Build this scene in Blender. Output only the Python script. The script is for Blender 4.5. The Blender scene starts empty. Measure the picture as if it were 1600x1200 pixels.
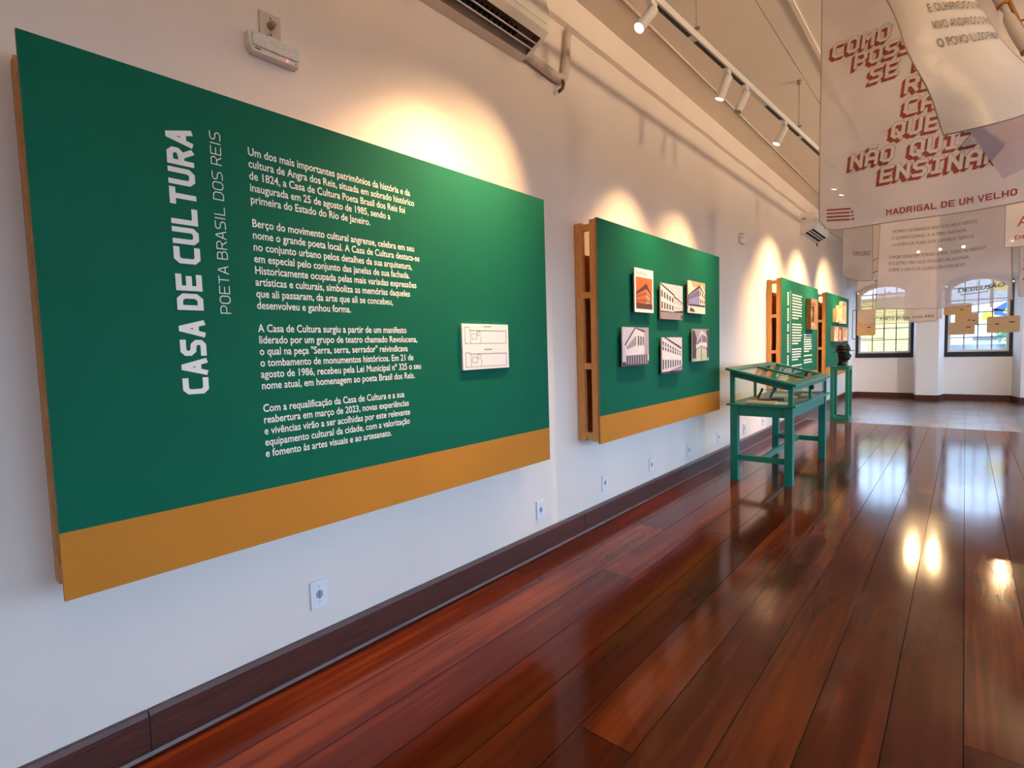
import bpy, bmesh, math, random, os
from mathutils import Vector, Matrix
S = bpy.context.scene
C = S.collection
random.seed(7)
PI = math.pi

# ---------------------------------------------------------------- camera
def cam_setup():
    f, yaw, pit, rol = 812.96, .7167, .0643, -.0293
    cy, sy = math.cos(yaw), math.sin(yaw)
    fw = Vector((-sy, cy, 0)); rt = Vector((cy, sy, 0)); up = Vector((0, 0, 1))
    f2 = math.cos(pit)*fw - math.sin(pit)*up
    u2 = math.sin(pit)*fw + math.cos(pit)*up
    r3 = math.cos(rol)*rt + math.sin(rol)*u2
    u3 = -math.sin(rol)*rt + math.cos(rol)*u2
    cd = bpy.data.cameras.new('camera'); co = bpy.data.objects.new('camera', cd); C.objects.link(co)
    cd.sensor_fit = 'HORIZONTAL'; cd.sensor_width = 36.0; cd.lens = f/1600*36
    cd.clip_start = .05; cd.clip_end = 300
    M = Matrix(((r3.x, u3.x, -f2.x, 2.111), (r3.y, u3.y, -f2.y, 0), (r3.z, u3.z, -f2.z, 1.35), (0, 0, 0, 1)))
    co.matrix_world = M
    S.camera = co
cam_setup()

# ---------------------------------------------------------------- world, daylight, exposure
S.view_settings.view_transform = 'Standard'; S.view_settings.look = 'None'
S.view_settings.gamma = 1.0; S.view_settings.use_curve_mapping = False
S.view_settings.exposure = 0.0
SKY = 8.2
wd = bpy.data.worlds.new('overcast_sky'); S.world = wd; wd.use_nodes = True
nt = wd.node_tree; bg = nt.nodes['Background']
bg.inputs[0].default_value = (.50, .69, 1.0, 1); bg.inputs[1].default_value = SKY
S.cycles.max_bounces = 10; S.cycles.diffuse_bounces = 5; S.cycles.glossy_bounces = 4
S.cycles.transparent_max_bounces = 24; S.cycles.sample_clamp_indirect = 6.0
WARM = (1.0, .64, .31)
UP_W = 360.0
SPOT_W = 290.0

def portal(name, loc, rot, sx, sy):
    l = bpy.data.lights.new(name, 'AREA'); l.shape = 'RECTANGLE'; l.size = sx; l.size_y = sy
    l.cycles.is_portal = True
    o = bpy.data.objects.new(name, l); C.objects.link(o); o.location = loc; o.rotation_euler = rot
    return o

# ---------------------------------------------------------------- helpers
def lin(c):
    c = c/255.0
    return c/12.92 if c <= .04045 else ((c+.055)/1.055)**2.4
def rgb(r, g, b): return (lin(r), lin(g), lin(b), 1)
MATS = {}
def mat(name, col, rough=.5, metal=0, var=.0, vscale=8, bump=0, bscale=60, coat=0, spec=.5, stretch=None, detail=4, emit=None, es=0):
    if name in MATS: return MATS[name]
    m = bpy.data.materials.new(name); m.use_nodes = True; n = m.node_tree.nodes; L = m.node_tree.links
    p = n['Principled BSDF']; c = rgb(*col)
    p.inputs['Base Color'].default_value = c; p.inputs['Roughness'].default_value = rough
    p.inputs['Metallic'].default_value = metal; p.inputs['Specular IOR Level'].default_value = spec
    if coat: p.inputs['Coat Weight'].default_value = coat; p.inputs['Coat Roughness'].default_value = .15
    tc = n.new('ShaderNodeTexCoord'); src = tc.outputs['Object']
    if stretch:
        mp = n.new('ShaderNodeMapping'); mp.inputs['Scale'].default_value = stretch
        L.new(src, mp.inputs[0]); src = mp.outputs[0]
    if var:
        t = n.new('ShaderNodeTexNoise'); t.inputs['Scale'].default_value = vscale; t.inputs['Detail'].default_value = detail
        L.new(src, t.inputs['Vector'])
        r = n.new('ShaderNodeMapRange'); r.inputs[1].default_value = .3; r.inputs[2].default_value = .7
        r.inputs[3].default_value = 1-var; r.inputs[4].default_value = 1+var
        L.new(t.outputs[0], r.inputs[0])
        mx = n.new('ShaderNodeVectorMath'); mx.operation = 'SCALE'; mx.inputs[0].default_value = c[:3]
        L.new(r.outputs[0], mx.inputs['Scale']); L.new(mx.outputs[0], p.inputs['Base Color'])
    if bump:
        t2 = n.new('ShaderNodeTexNoise'); t2.inputs['Scale'].default_value = bscale; t2.inputs['Detail'].default_value = 5
        L.new(src, t2.inputs['Vector'])
        b = n.new('ShaderNodeBump'); b.inputs['Strength'].default_value = bump; b.inputs['Distance'].default_value = .01
        L.new(t2.outputs[0], b.inputs['Height']); L.new(b.outputs[0], p.inputs['Normal'])
    if emit:
        p.inputs['Emission Color'].default_value = (*emit, 1); p.inputs['Emission Strength'].default_value = es
    MATS[name] = m
    return m
def cloth_mat(name, col, see=.2, transl=.45, rough=.8, sheen=0.0, gloss=0.0):
    m = bpy.data.materials.new(name); m.use_nodes = True; n = m.node_tree.nodes; L = m.node_tree.links
    n.clear(); out = n.new('ShaderNodeOutputMaterial')
    c = rgb(*col)
    tc = n.new('ShaderNodeTexCoord'); t = n.new('ShaderNodeTexNoise'); t.inputs['Scale'].default_value = 5
    L.new(tc.outputs['Object'], t.inputs['Vector'])
    r = n.new('ShaderNodeMapRange'); r.inputs[1].default_value = .3; r.inputs[2].default_value = .7
    r.inputs[3].default_value = .93; r.inputs[4].default_value = 1.05; L.new(t.outputs[0], r.inputs[0])
    mx = n.new('ShaderNodeVectorMath'); mx.operation = 'SCALE'; mx.inputs[0].default_value = c[:3]; L.new(r.outputs[0], mx.inputs['Scale'])
    wv = n.new('ShaderNodeTexNoise'); wv.inputs['Scale'].default_value = 14; wv.inputs['Detail'].default_value = 3
    L.new(tc.outputs['Object'], wv.inputs['Vector'])
    bp = n.new('ShaderNodeBump'); bp.inputs['Strength'].default_value = .25; bp.inputs['Distance'].default_value = .02
    L.new(wv.outputs[0], bp.inputs['Height'])
    d = n.new('ShaderNodeBsdfDiffuse'); tr = n.new('ShaderNodeBsdfTranslucent')
    for s in (d, tr): L.new(mx.outputs[0], s.inputs[0]); L.new(bp.outputs[0], s.inputs['Normal'])
    m1 = n.new('ShaderNodeMixShader'); m1.inputs[0].default_value = transl
    L.new(d.outputs[0], m1.inputs[1]); L.new(tr.outputs[0], m1.inputs[2]); last = m1
    if gloss:
        g = n.new('ShaderNodeBsdfGlossy'); g.inputs['Roughness'].default_value = .35; L.new(bp.outputs[0], g.inputs['Normal'])
        m3 = n.new('ShaderNodeMixShader'); m3.inputs[0].default_value = gloss
        L.new(last.outputs[0], m3.inputs[1]); L.new(g.outputs[0], m3.inputs[2]); last = m3
    if see:
        tp = n.new('ShaderNodeBsdfTransparent'); m2 = n.new('ShaderNodeMixShader'); m2.inputs[0].default_value = see
        L.new(last.outputs[0], m2.inputs[1]); L.new(tp.outputs[0], m2.inputs[2]); last = m2
    L.new(last.outputs[0], out.inputs[0])
    MATS[name] = m; return m
def glass_mat(name, tint=(245, 250, 250), refl=.06):
    m = bpy.data.materials.new(name); m.use_nodes = True; n = m.node_tree.nodes; L = m.node_tree.links
    n.clear(); out = n.new('ShaderNodeOutputMaterial')
    tp = n.new('ShaderNodeBsdfTransparent'); tp.inputs[0].default_value = rgb(*tint)
    g = n.new('ShaderNodeBsdfGlossy'); g.inputs['Roughness'].default_value = .02
    lf = n.new('ShaderNodeLayerWeight'); lf.inputs[0].default_value = .5
    pw = n.new('ShaderNodeMath'); pw.operation = 'POWER'; pw.inputs[1].default_value = 4.5; L.new(lf.outputs['Facing'], pw.inputs[0])
    lw = n.new('ShaderNodeMath'); lw.operation = 'MULTIPLY_ADD'; lw.inputs[1].default_value = .8; lw.inputs[2].default_value = .03; L.new(pw.outputs[0], lw.inputs[0])
    nz = n.new('ShaderNodeTexNoise'); nz.inputs['Scale'].default_value = 3
    bp = n.new('ShaderNodeBump'); bp.inputs['Strength'].default_value = .02; L.new(nz.outputs[0], bp.inputs['Height'])
    L.new(bp.outputs[0], g.inputs['Normal'])
    mx = n.new('ShaderNodeMixShader'); L.new(lw.outputs[0], mx.inputs[0])
    L.new(tp.outputs[0], mx.inputs[1]); L.new(g.outputs[0], mx.inputs[2]); L.new(mx.outputs[0], out.inputs[0])
    MATS[name] = m; return m

def rootloc(o):
    v = Vector((0, 0, 0))
    while o: v += o.location; o = o.parent
    return v
class MB:
    """collects shapes; build() links them as one mesh object"""
    def __init__(s): s.v = []; s.f = []; s.m = []; s.sm = []
    def add(s, vs, fs, mi=0, smooth=False):
        b = len(s.v); s.v += [Vector(v) for v in vs]
        for f in fs: s.f.append([b+i for i in f]); s.m.append(mi); s.sm.append(smooth)
        return s
    def box(s, x0, x1, y0, y1, z0, z1, mi=0):
        vs = [(x, y, z) for x in (x0, x1) for y in (y0, y1) for z in (z0, z1)]
        return s.add(vs, [(0, 1, 3, 2), (4, 6, 7, 5), (0, 4, 5, 1), (2, 3, 7, 6), (0, 2, 6, 4), (1, 5, 7, 3)], mi)
    def hexa(s, a, b, mi=0):   # two quads, same order
        vs = list(a)+list(b)
        return s.add(vs, [(3, 2, 1, 0), (4, 5, 6, 7), (0, 1, 5, 4), (1, 2, 6, 5), (2, 3, 7, 6), (3, 0, 4, 7)], mi)
    def prism(s, poly, ax, a0, a1, mi=0, smooth=False):
        def P(p, a):
            return {0: (a, p[0], p[1]), 1: (p[0], a, p[1]), 2: (p[0], p[1], a)}[ax]
        n = len(poly); vs = [P(p, a0) for p in poly]+[P(p, a1) for p in poly]
        s.add(vs, [list(range(n-1, -1, -1)), list(range(n, 2*n))], mi)
        return s.add(vs, [(i, (i+1) % n, n+(i+1) % n, n+i) for i in range(n)], mi, smooth)
    def tube(s, pts, r, n=8, mi=0, caps=True):
        pts = [Vector(p) for p in pts]; k = len(pts)
        rs = r if isinstance(r, (list, tuple)) else [r]*k
        vs = []; up0 = None
        for i, p in enumerate(pts):
            d = (pts[min(i+1, k-1)]-pts[max(i-1, 0)]).normalized()
            a = Vector((0, 0, 1)) if abs(d.z) < .9 else Vector((1, 0, 0))
            if up0 is not None: a = up0
            u = (a-d*a.dot(d)).normalized(); w = d.cross(u); up0 = u
            vs += [p+rs[i]*(math.cos(2*PI*j/n)*u+math.sin(2*PI*j/n)*w) for j in range(n)]
        fs = [(i*n+j, i*n+(j+1) % n, (i+1)*n+(j+1) % n, (i+1)*n+j) for i in range(k-1) for j in range(n)]
        s.add(vs, fs, mi, True)
        if caps:
            s.add(vs[:n], [list(range(n-1, -1, -1))], mi); s.add(vs[-n:], [list(range(n))], mi)
        return s
    def lathe(s, prof, c=(0, 0, 0), n=24, mi=0):
        vs = [(c[0]+r*math.cos(2*PI*j/n), c[1]+r*math.sin(2*PI*j/n), c[2]+z) for r, z in prof for j in range(n)]
        fs = [(i*n+j, i*n+(j+1) % n, (i+1)*n+(j+1) % n, (i+1)*n+j) for i in range(len(prof)-1) for j in range(n)]
        return s.add(vs, fs, mi, True)
    def poly(s, pts, mi=0): return s.add(pts, [list(range(len(pts)))], mi)
    def build(s, name, mats, parent=None, bevel=0, xf=None):
        me = bpy.data.meshes.new(name)
        off = rootloc(parent) if parent else Vector((0, 0, 0))
        vs = [(xf @ v if xf else v)-off for v in s.v]
        me.from_pydata([tuple(v) for v in vs], [], s.f)
        for mt in (mats if isinstance(mats, (list, tuple)) else [mats]): me.materials.append(mt)
        for p, mi, sm in zip(me.polygons, s.m, s.sm): p.material_index = mi; p.use_smooth = sm
        me.validate()
        if bevel == 0 or True:
            bm = bmesh.new(); bm.from_mesh(me)
            bmesh.ops.remove_doubles(bm, verts=bm.verts, dist=1e-5)
            bmesh.ops.recalc_face_normals(bm, faces=bm.faces); bm.to_mesh(me); bm.free()
        o = bpy.data.objects.new(name, me); C.objects.link(o)
        if parent: o.parent = parent
        if bevel:
            b = o.modifiers.new('edge', 'BEVEL'); b.width = bevel; b.segments = 2; b.limit_method = 'ANGLE'; b.angle_limit = .7
        return o
def tag(o, label, cat=None, group=None, kind=None):
    o['label'] = label
    if cat: o['category'] = cat
    if group: o['group'] = group
    if kind: o['kind'] = kind
    return o
def thing(name, label, cat, loc=(0, 0, 0), group=None):
    o = bpy.data.objects.new(name, None); C.objects.link(o); o.location = loc; o.empty_display_size = .1
    return tag(o, label, cat, group)
def struct(name, mb, m, label, parent=None, bevel=0):
    o = mb.build(name, m, parent, bevel)
    if parent is None: o['kind'] = 'structure'; o['label'] = label; o['category'] = name.split('_')[0]
    return o
def dup(root, loc, label, name=None):
    r = root.copy(); C.objects.link(r); r.location = loc; r['label'] = label
    for ch in list(root.children):
        c = ch.copy(); C.objects.link(c); c.parent = r
        for g in list(ch.children):
            d = g.copy(); C.objects.link(d); d.parent = c
    return r

# text -> (verts2d, faces); size is the height of a capital
_tc = {}
def text2d(body, cap, offset=.012, xs=1.0, shear=0, space=1.0, res=3):
    cu = bpy.data.curves.new('t', 'FONT'); cu.body = body; cu.size = 1; cu.offset = offset; cu.resolution_u = res
    cu.shear = shear; cu.space_character = space
    o = bpy.data.objects.new('t', cu); C.objects.link(o)
    dg = bpy.context.evaluated_depsgraph_get(); me = bpy.data.meshes.new_from_object(o.evaluated_get(dg))
    k = cap/.69
    vs = [(v.co.x*k*xs, v.co.y*k) for v in me.vertices]; fs = [list(p.vertices) for p in me.polygons]
    bpy.data.objects.remove(o); bpy.data.curves.remove(cu); bpy.data.meshes.remove(me)
    return vs, fs
def put_text(mb, t, fn, mi=0):
    vs, fs = t
    mb.add([fn(x, y) for x, y in vs], fs, mi)
# block capitals drawn with strokes, 4 wide by 6 high
G = {'A': [[(0, 0), (0, 4.6), (1.2, 6), (2.8, 6), (4, 4.6), (4, 0)], [(0, 2.4), (4, 2.4)]],
     'C': [[(4, 6), (1, 6), (0, 5), (0, 1), (1, 0), (4, 0)]], 'E': [[(4, 6), (0, 6), (0, 0), (4, 0)], [(0, 3), (3.4, 3)]],
     'O': [[(1, 0), (0, 1), (0, 5), (1, 6), (3, 6), (4, 5), (4, 1), (3, 0), (1, 0)]],
     'M': [[(0, 0), (0, 6), (2, 3.2), (4, 6), (4, 0)]], 'N': [[(0, 0), (0, 6), (4, 0), (4, 6)]],
     'P': [[(0, 0), (0, 6), (3, 6), (4, 5), (4, 3.4), (3, 2.4), (0, 2.4)]],
     'R': [[(0, 0), (0, 6), (3, 6), (4, 5), (4, 3.8), (3, 2.8), (0, 2.8)], [(2.2, 2.8), (4, 0)]],
     'S': [[(4, 6), (1, 6), (0, 5), (0, 4), (1, 3), (3, 3), (4, 2), (4, 1), (3, 0), (0, 0)]],
     'Q': [[(1, 0), (0, 1), (0, 5), (1, 6), (3, 6), (4, 5), (4, 1), (3, 0), (1, 0)], [(2.4, 1.4), (3.4, -1)]],
     'U': [[(0, 6), (0, 1), (1, 0), (3, 0), (4, 1), (4, 6)]], 'I': [[(2, 0), (2, 6)], [(.6, 0), (3.4, 0)], [(.6, 6), (3.4, 6)]],
     'Z': [[(0, 6), (4, 6), (0, 0), (4, 0)]], 'T': [[(0, 6), (4, 6)], [(2, 6), (2, 0)]]}
G['G'] = [[(4, 6), (1, 6), (0, 5), (0, 1), (1, 0), (4, 0), (4, 3), (2.2, 3)]]; G['V'] = [[(0, 6), (2, 0), (4, 6)]]; G['H'] = [[(0, 0), (0, 6)], [(4, 0), (4, 6)], [(0, 3), (4, 3)]]
G['D'] = [[(0, 0), (0, 6), (2.8, 6), (4, 4.8), (4, 1.2), (2.8, 0), (0, 0)]]; G['L'] = [[(0, 6), (0, 0), (4, 0)]]
G['B'] = [[(0, 3.2), (0, 6), (2.8, 6), (3.6, 5.2), (3.6, 4), (2.8, 3.2), (0, 3.2)], [(0, 3.2), (0, 0), (3, 0), (4, 1), (4, 2.2), (3, 3.2)]]
def letters(word, mb, fn, cap, length, th, sub={}, dirn=Vector((1, 0, 0))):
    """squared capitals: cap is the full height, length the full width of the line"""
    k = cap/(6+th); pos = []; x = 0
    for ch in word:
        pos.append(x); x += {' ': 2.6, 'I': 2.0+th*.6}.get(ch, 4+th+1.0)
    xs = length/(x-1.0)
    many = mb if isinstance(mb, list) else None; wi = 0; step = 0
    for ch, x0 in zip(word, pos):
        if ch == ' ': wi += 1; continue
        if many: mb = many[wi]
        for pl in (sub.get(ch) or G[ch]):
            pts = [Vector(p) for p in pl]; closed = (pts[0]-pts[-1]).length < 1e-6; n = len(pts)
            L_, R_ = [], []
            for i in range(n):
                a = pts[i]-pts[i-1] if i else (pts[0]-pts[-2] if closed else pts[1]-pts[0])
                b = pts[i+1]-pts[i] if i < n-1 else (pts[1]-pts[0] if closed else pts[-1]-pts[-2])
                a = a.normalized(); b = b.normalized(); na = Vector((-a.y, a.x)); nb = Vector((-b.y, b.x)); m = (na+nb)
                m = m/max(m.length_squared, .5)*2*th/2
                p = pts[i]
                if not closed and i == 0: p = p-b*th/2
                if not closed and i == n-1: p = p+a*th/2
                L_.append(p+m); R_.append(p-m)
            for i in range(n-1):
                step += 1; mb.add([Vector(fn((x0+q.x+th/2)*xs, (q.y+th/2)*k))+dirn*(step % 40)*3e-5 for q in (L_[i], R_[i], R_[i+1], L_[i+1])], [(0, 1, 2, 3)])
def block(word, h, th, shear=.1, adv=6.4):
    """list of quads (2d) for a word in block capitals of height h; th is stroke width in grid units"""
    k = h/6; out = []; x0 = 0
    for ch in word:
        if ch == ' ': x0 += adv*.8; continue
        st = G['A' if ch == 'Ã' else ch]+([[(.8, 7.9), (3.2, 7.9)]] if ch == 'Ã' else [])
        for pl in st:
            for a, b in zip(pl, pl[1:]):
                d = Vector((b[0]-a[0], b[1]-a[1])); d.normalize(); nn = Vector((-d.y, d.x))*th/2; e = d*th/2
                A = Vector(a)-e; B = Vector(b)+e
                out.append([((x0+q.x+shear*q.y)*k, q.y*k) for q in (A-nn, B-nn, B+nn, A+nn)])
        x0 += adv
    return out

# ---------------------------------------------------------------- materials
WALL = mat('white_wall_paint', (234, 221, 210), .85, var=.035, vscale=1.3, bump=.22, bscale=9, detail=6)
FARW = mat('far_wall_paint', (232, 228, 226), .85, var=.02, vscale=2, bump=.1, bscale=12)
CEIL = mat('ceiling_paint', (240, 228, 208), .85, var=.03, vscale=2, bump=.08, bscale=10)
DARK = mat('dark_gap', (30, 22, 18), .9, var=.1)
GREEN = mat('green_panel_paint', (6, 92, 72), .75, var=.04, vscale=2.5, bump=.02, bscale=120, spec=.12)
YELL = mat('mustard_panel_paint', (182, 118, 28), .65, var=.05, vscale=3, bump=.02, bscale=120, spec=.3)
PINE = mat('pine_wood', (210, 150, 86), .6, var=.16, vscale=9, stretch=(14, 14, 1.2), bump=.05, bscale=12)
PLY = mat('plywood_back', (206, 134, 78), .7, var=.15, vscale=6, stretch=(6, 1, 8))
PLYE = mat('plywood_edge', (168, 112, 62), .7, var=.15, vscale=6, stretch=(60, 2, 2))
LETTER = mat('white_lettering', (238, 234, 226), .6, var=.02)
BASEB = mat('dark_red_baseboard', (74, 36, 28), .38, var=.3, vscale=5, stretch=(20, 1.2, 20), bump=.1, bscale=10, coat=.2)
TEAL = mat('green_case_paint', (5, 116, 95), .4, var=.06, vscale=5, spec=.5)
PLASTIC = mat('white_plastic', (232, 232, 232), .35, var=.01)
OFFW = mat('offwhite_plastic', (226, 218, 206), .45, var=.02)
BLACK = mat('black_slot', (14, 12, 12), .6, var=.1)
GREY = mat('grey_metal', (150, 145, 138), .4, metal=.7, var=.05)
TRACKM = mat('white_track_metal', (226, 222, 216), .4, var=.02)
NAVY = mat('dark_navy_window_frame', (22, 30, 42), .5, var=.08)
SASH = mat('white_window_sash', (214, 216, 214), .5, var=.03)
KRAFT = mat('kraft_board', (232, 188, 134), .75, var=.08, vscale=14, stretch=(1, 1, 6))
INK = mat('dark_ink', (46, 38, 34), .7, var=.05)
GINK = mat('grey_ink', (98, 84, 72), .7, var=.05)
REDINK = mat('terracotta_ink', (158, 58, 34), .7, var=.08)
BROWNINK = mat('brown_ink', (176, 112, 50), .7, var=.08)
GOLD = mat('gilded_frame', (150, 108, 52), .45, metal=.35, var=.3, vscale=30, bump=.5, bscale=50)
BRONZE = mat('dark_bronze', (34, 26, 24), .38, metal=.6, var=.25, vscale=12, bump=.15, bscale=30)
GLASS = glass_mat('clear_glass')
LENS = mat('lit_lens', (255, 240, 215), .4, emit=(1, .86, .66), es=16)
LENSOFF = mat('unlit_lens', (90, 80, 70), .3, var=.05)
VOILE = cloth_mat('voile_fabric', (240, 226, 220), see=.2, transl=.5)
THIN = cloth_mat('thin_voile_fabric', (232, 216, 200), see=.45, transl=.5)
COTTON = cloth_mat('cotton_fabric', (226, 214, 208), see=.08, transl=.4)
SATIN = cloth_mat('satin_fabric', (234, 220, 204), see=0, transl=.25, gloss=.03)
SATIN_SHADE = cloth_mat('shaded_satin_fabric', (196, 176, 180), see=0, transl=.25, gloss=.03)  # the satin again, with the unlit underside's shade put into its colour

def floor_mat(name, rough, coat, tint):
    m = bpy.data.materials.new(name); m.use_nodes = True; n = m.node_tree.nodes; L = m.node_tree.links
    p = n['Principled BSDF']
    tc = n.new('ShaderNodeTexCoord'); at = n.new('ShaderNodeAttribute'); at.attribute_name = 'board'
    mp = n.new('ShaderNodeMapping'); mp.inputs['Scale'].default_value = (15, .55, 1)
    ad = n.new('ShaderNodeVectorMath'); ad.operation = 'ADD'
    sc = n.new('ShaderNodeVectorMath'); sc.operation = 'SCALE'; sc.inputs['Scale'].default_value = 37.0
    L.new(at.outputs['Color'], sc.inputs[0]); L.new(tc.outputs['Object'], ad.inputs[0]); L.new(sc.outputs[0], ad.inputs[1])
    L.new(ad.outputs[0], mp.inputs[0])
    gr = n.new('ShaderNodeTexNoise'); gr.inputs['Scale'].default_value = 1.6; gr.inputs['Detail'].default_value = 3.5; gr.inputs['Roughness'].default_value = .5; gr.inputs['Distortion'].default_value = .2
    L.new(mp.outputs[0], gr.inputs['Vector'])
    mp2 = n.new('ShaderNodeMapping'); mp2.inputs['Scale'].default_value = (3.5, .8, 1); L.new(ad.outputs[0], mp2.inputs[0])
    bl = n.new('ShaderNodeTexNoise'); bl.inputs['Scale'].default_value = 1.6; bl.inputs['Detail'].default_value = 3; L.new(mp2.outputs[0], bl.inputs['Vector'])
    sp = n.new('ShaderNodeSeparateColor'); L.new(at.outputs['Color'], sp.inputs[0])
    m1 = n.new('ShaderNodeMath'); m1.operation = 'MULTIPLY_ADD'; m1.inputs[1].default_value = .55; m1.inputs[2].default_value = -.02
    L.new(gr.outputs[0], m1.inputs[0])
    m2 = n.new('ShaderNodeMath'); m2.operation = 'MULTIPLY_ADD'; m2.inputs[1].default_value = .34; L.new(sp.outputs[0], m2.inputs[0]); L.new(m1.outputs[0], m2.inputs[2])
    m3 = n.new('ShaderNodeMath'); m3.operation = 'MULTIPLY_ADD'; m3.inputs[1].default_value = .6; L.new(bl.outputs[0], m3.inputs[0]); L.new(m2.outputs[0], m3.inputs[2])
    m4 = n.new('ShaderNodeMath'); m4.operation = 'SUBTRACT'; m4.inputs[1].default_value = .29; L.new(m3.outputs[0], m4.inputs[0])
    cr = n.new('ShaderNodeValToRGB'); L.new(m4.outputs[0], cr.inputs[0])
    e = cr.color_ramp.elements; e[0].position = .1; e[0].color = rgb(*[int(c*t) for c, t in zip((42, 15, 8), tint)])
    e[1].position = .95; e[1].color = rgb(*[int(c*t) for c, t in zip((150, 72, 30), tint)])
    k = e.new(.5); k.color = rgb(*[int(c*t) for c, t in zip((86, 32, 13), tint)])
    L.new(cr.outputs[0], p.inputs['Base Color'])
    # worn varnish
    wn = n.new('ShaderNodeTexNoise'); wn.inputs['Scale'].default_value = 1.6; wn.inputs['Detail'].default_value = 1.5; L.new(tc.outputs['Object'], wn.inputs['Vector'])
    rr = n.new('ShaderNodeMapRange'); rr.inputs[1].default_value = .3; rr.inputs[2].default_value = .75; rr.inputs[3].default_value = rough*.95; rr.inputs[4].default_value = rough*1.35
    L.new(wn.outputs[0], rr.inputs[0]); L.new(rr.outputs[0], p.inputs['Roughness'])
    p.inputs['Coat Weight'].default_value = coat; p.inputs['Coat Roughness'].default_value = rough*.7
    p.inputs['Specular IOR Level'].default_value = .21
    wb = n.new('ShaderNodeTexNoise'); wb.inputs['Scale'].default_value = 1.0; wb.inputs['Detail'].default_value = 0
    mp3 = n.new('ShaderNodeMapping'); mp3.inputs['Scale'].default_value = (7, 1.6, 1); L.new(ad.outputs[0], mp3.inputs[0]); L.new(mp3.outputs[0], wb.inputs['Vector'])
    b1 = n.new('ShaderNodeBump'); b1.inputs['Strength'].default_value = .035; b1.inputs['Distance'].default_value = .02; L.new(wb.outputs[0], b1.inputs['Height'])
    b2 = n.new('ShaderNodeBump'); b2.inputs['Strength'].default_value = .015; b2.inputs['Distance'].default_value = .004
    L.new(gr.outputs[0], b2.inputs['Height']); L.new(b1.outputs[0], b2.inputs['Normal'])
    L.new(b1.outputs[0], p.inputs['Normal']); L.new(b1.outputs[0], p.inputs['Coat Normal'])
    return m

# ================================================================ the room
XR, YB, YF, ZC = 4.9, -5.0, 14.4, 3.75
YN = 14.85
def build_floor():
    seams = [-.02, .055, .263, .471, .679, .887, 1.095, 1.303, 1.510, 1.719, 1.93, 2.134, 2.345]
    x = 2.345
    while x < XR+.1: x += random.choice((.19, .208, .21, .225)); seams.append(x)
    mb = MB(); cols = []
    def board(x0, x1, y0, y1, mi):
        g = .0016
        mb.add([(x0+g, y0+g, 0), (x1-g, y0+g, 0), (x1-g, y1-g, 0), (x0+g, y1-g, 0)], [(0, 1, 2, 3)], mi); cols.append((random.random(), random.random(), random.random(), 1))
    for i, (a, b) in enumerate(zip(seams, seams[1:])):
        y = YB-random.random()*3
        while y < 10.1:
            y1 = min(y+random.uniform(2.6, 5.2), 10.1)
            if 10.1-y1 < .8: y1 = 10.1
            board(a, b, y, y1, 0); y = y1
        y = 10.1
        while y < YN+.1:
            y1 = min(y+random.uniform(2, 4), YN+.1); board(a, b, y, y1, 1); y = y1
    mb.box(-.1, XR+.2, YB-.2, YN+.4, -.25, -.006, 2)
    for _ in range(6): cols.append((0, 0, 0, 1))
    me = bpy.data.meshes.new('floor'); me.from_pydata([tuple(v) for v in mb.v], [], mb.f)
    for k in (floor_mat('varnished_boards', .105, .0, (1, 1, 1)), floor_mat('worn_sheen_boards', .38, .9, (.95, 1.35, 1.9)), DARK): me.materials.append(k)  # far boards: worn finish, with a bluish window sheen tinted into the colour
    ca = me.color_attributes.new('board', 'FLOAT_COLOR', 'CORNER')
    for p, mi, c in zip(me.polygons, mb.m, cols):
        p.material_index = mi
        for li in p.loop_indices: ca.data[li].color = c
    o = bpy.data.objects.new('floor', me); C.objects.link(o)
    tag(o, 'floor of glossy dark red-brown timber boards', 'floor', kind='structure')
build_floor()

# left wall with a slightly proud band under the ceiling
struct('wall_left', MB().box(-.3, 0, YB-.3, YN+.3, -.25, ZC+.05), WALL, 'long white plaster wall behind the green panels')
mb = MB(); n = 60; ys = [YB+(YF-YB)*i/n for i in range(n+1)]
zl = [3.535+random.uniform(-.008, .008) for _ in ys]
for i in range(n):
    a = [(0, ys[i], zl[i]), (.035, ys[i], zl[i]+.012), (.035, ys[i], ZC), (0, ys[i], ZC)]
    b = [(0, ys[i+1], zl[i+1]), (.035, ys[i+1], zl[i+1]+.012), (.035, ys[i+1], ZC), (0, ys[i+1], ZC)]
    mb.add(a+b, [(0, 4, 5, 1), (1, 5, 6, 2)])
struct('trim_1', mb, WALL, 'rough plaster band along the top of the left wall')
mb = MB()
edges = [(0, .262), (.276, .95), (.956, 1.14)]
for a, b in edges: mb.box(a, b, YB, YN, ZC, ZC+.05)
xx = 1.145
while xx < XR: mb.box(xx, min(xx+1.1, XR), YB, YN, ZC, ZC+.05); xx += 1.106
mb.box(-.3, XR+.3, YB-.3, YN+.3, ZC+.05, ZC+.25, 1)
struct('ceiling', mb, [CEIL, DARK], 'cream boarded ceiling with long seams')
mb = MB().box(1.125, 1.155, YB, YN, ZC-.012, ZC)
struct('trim_2', mb, CEIL, 'thin cream batten along the ceiling')
mb = MB().box(.276, .288, YB, YN, ZC-.008, ZC)
struct('trim_3', mb, CEIL, 'ceiling bead beside the dark groove')
# wall behind the camera
struct('wall_back', MB().box(-.3, XR+.3, YB-.3, YB, -.25, ZC+.05), WALL, 'white wall at the near end of the room')

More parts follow.
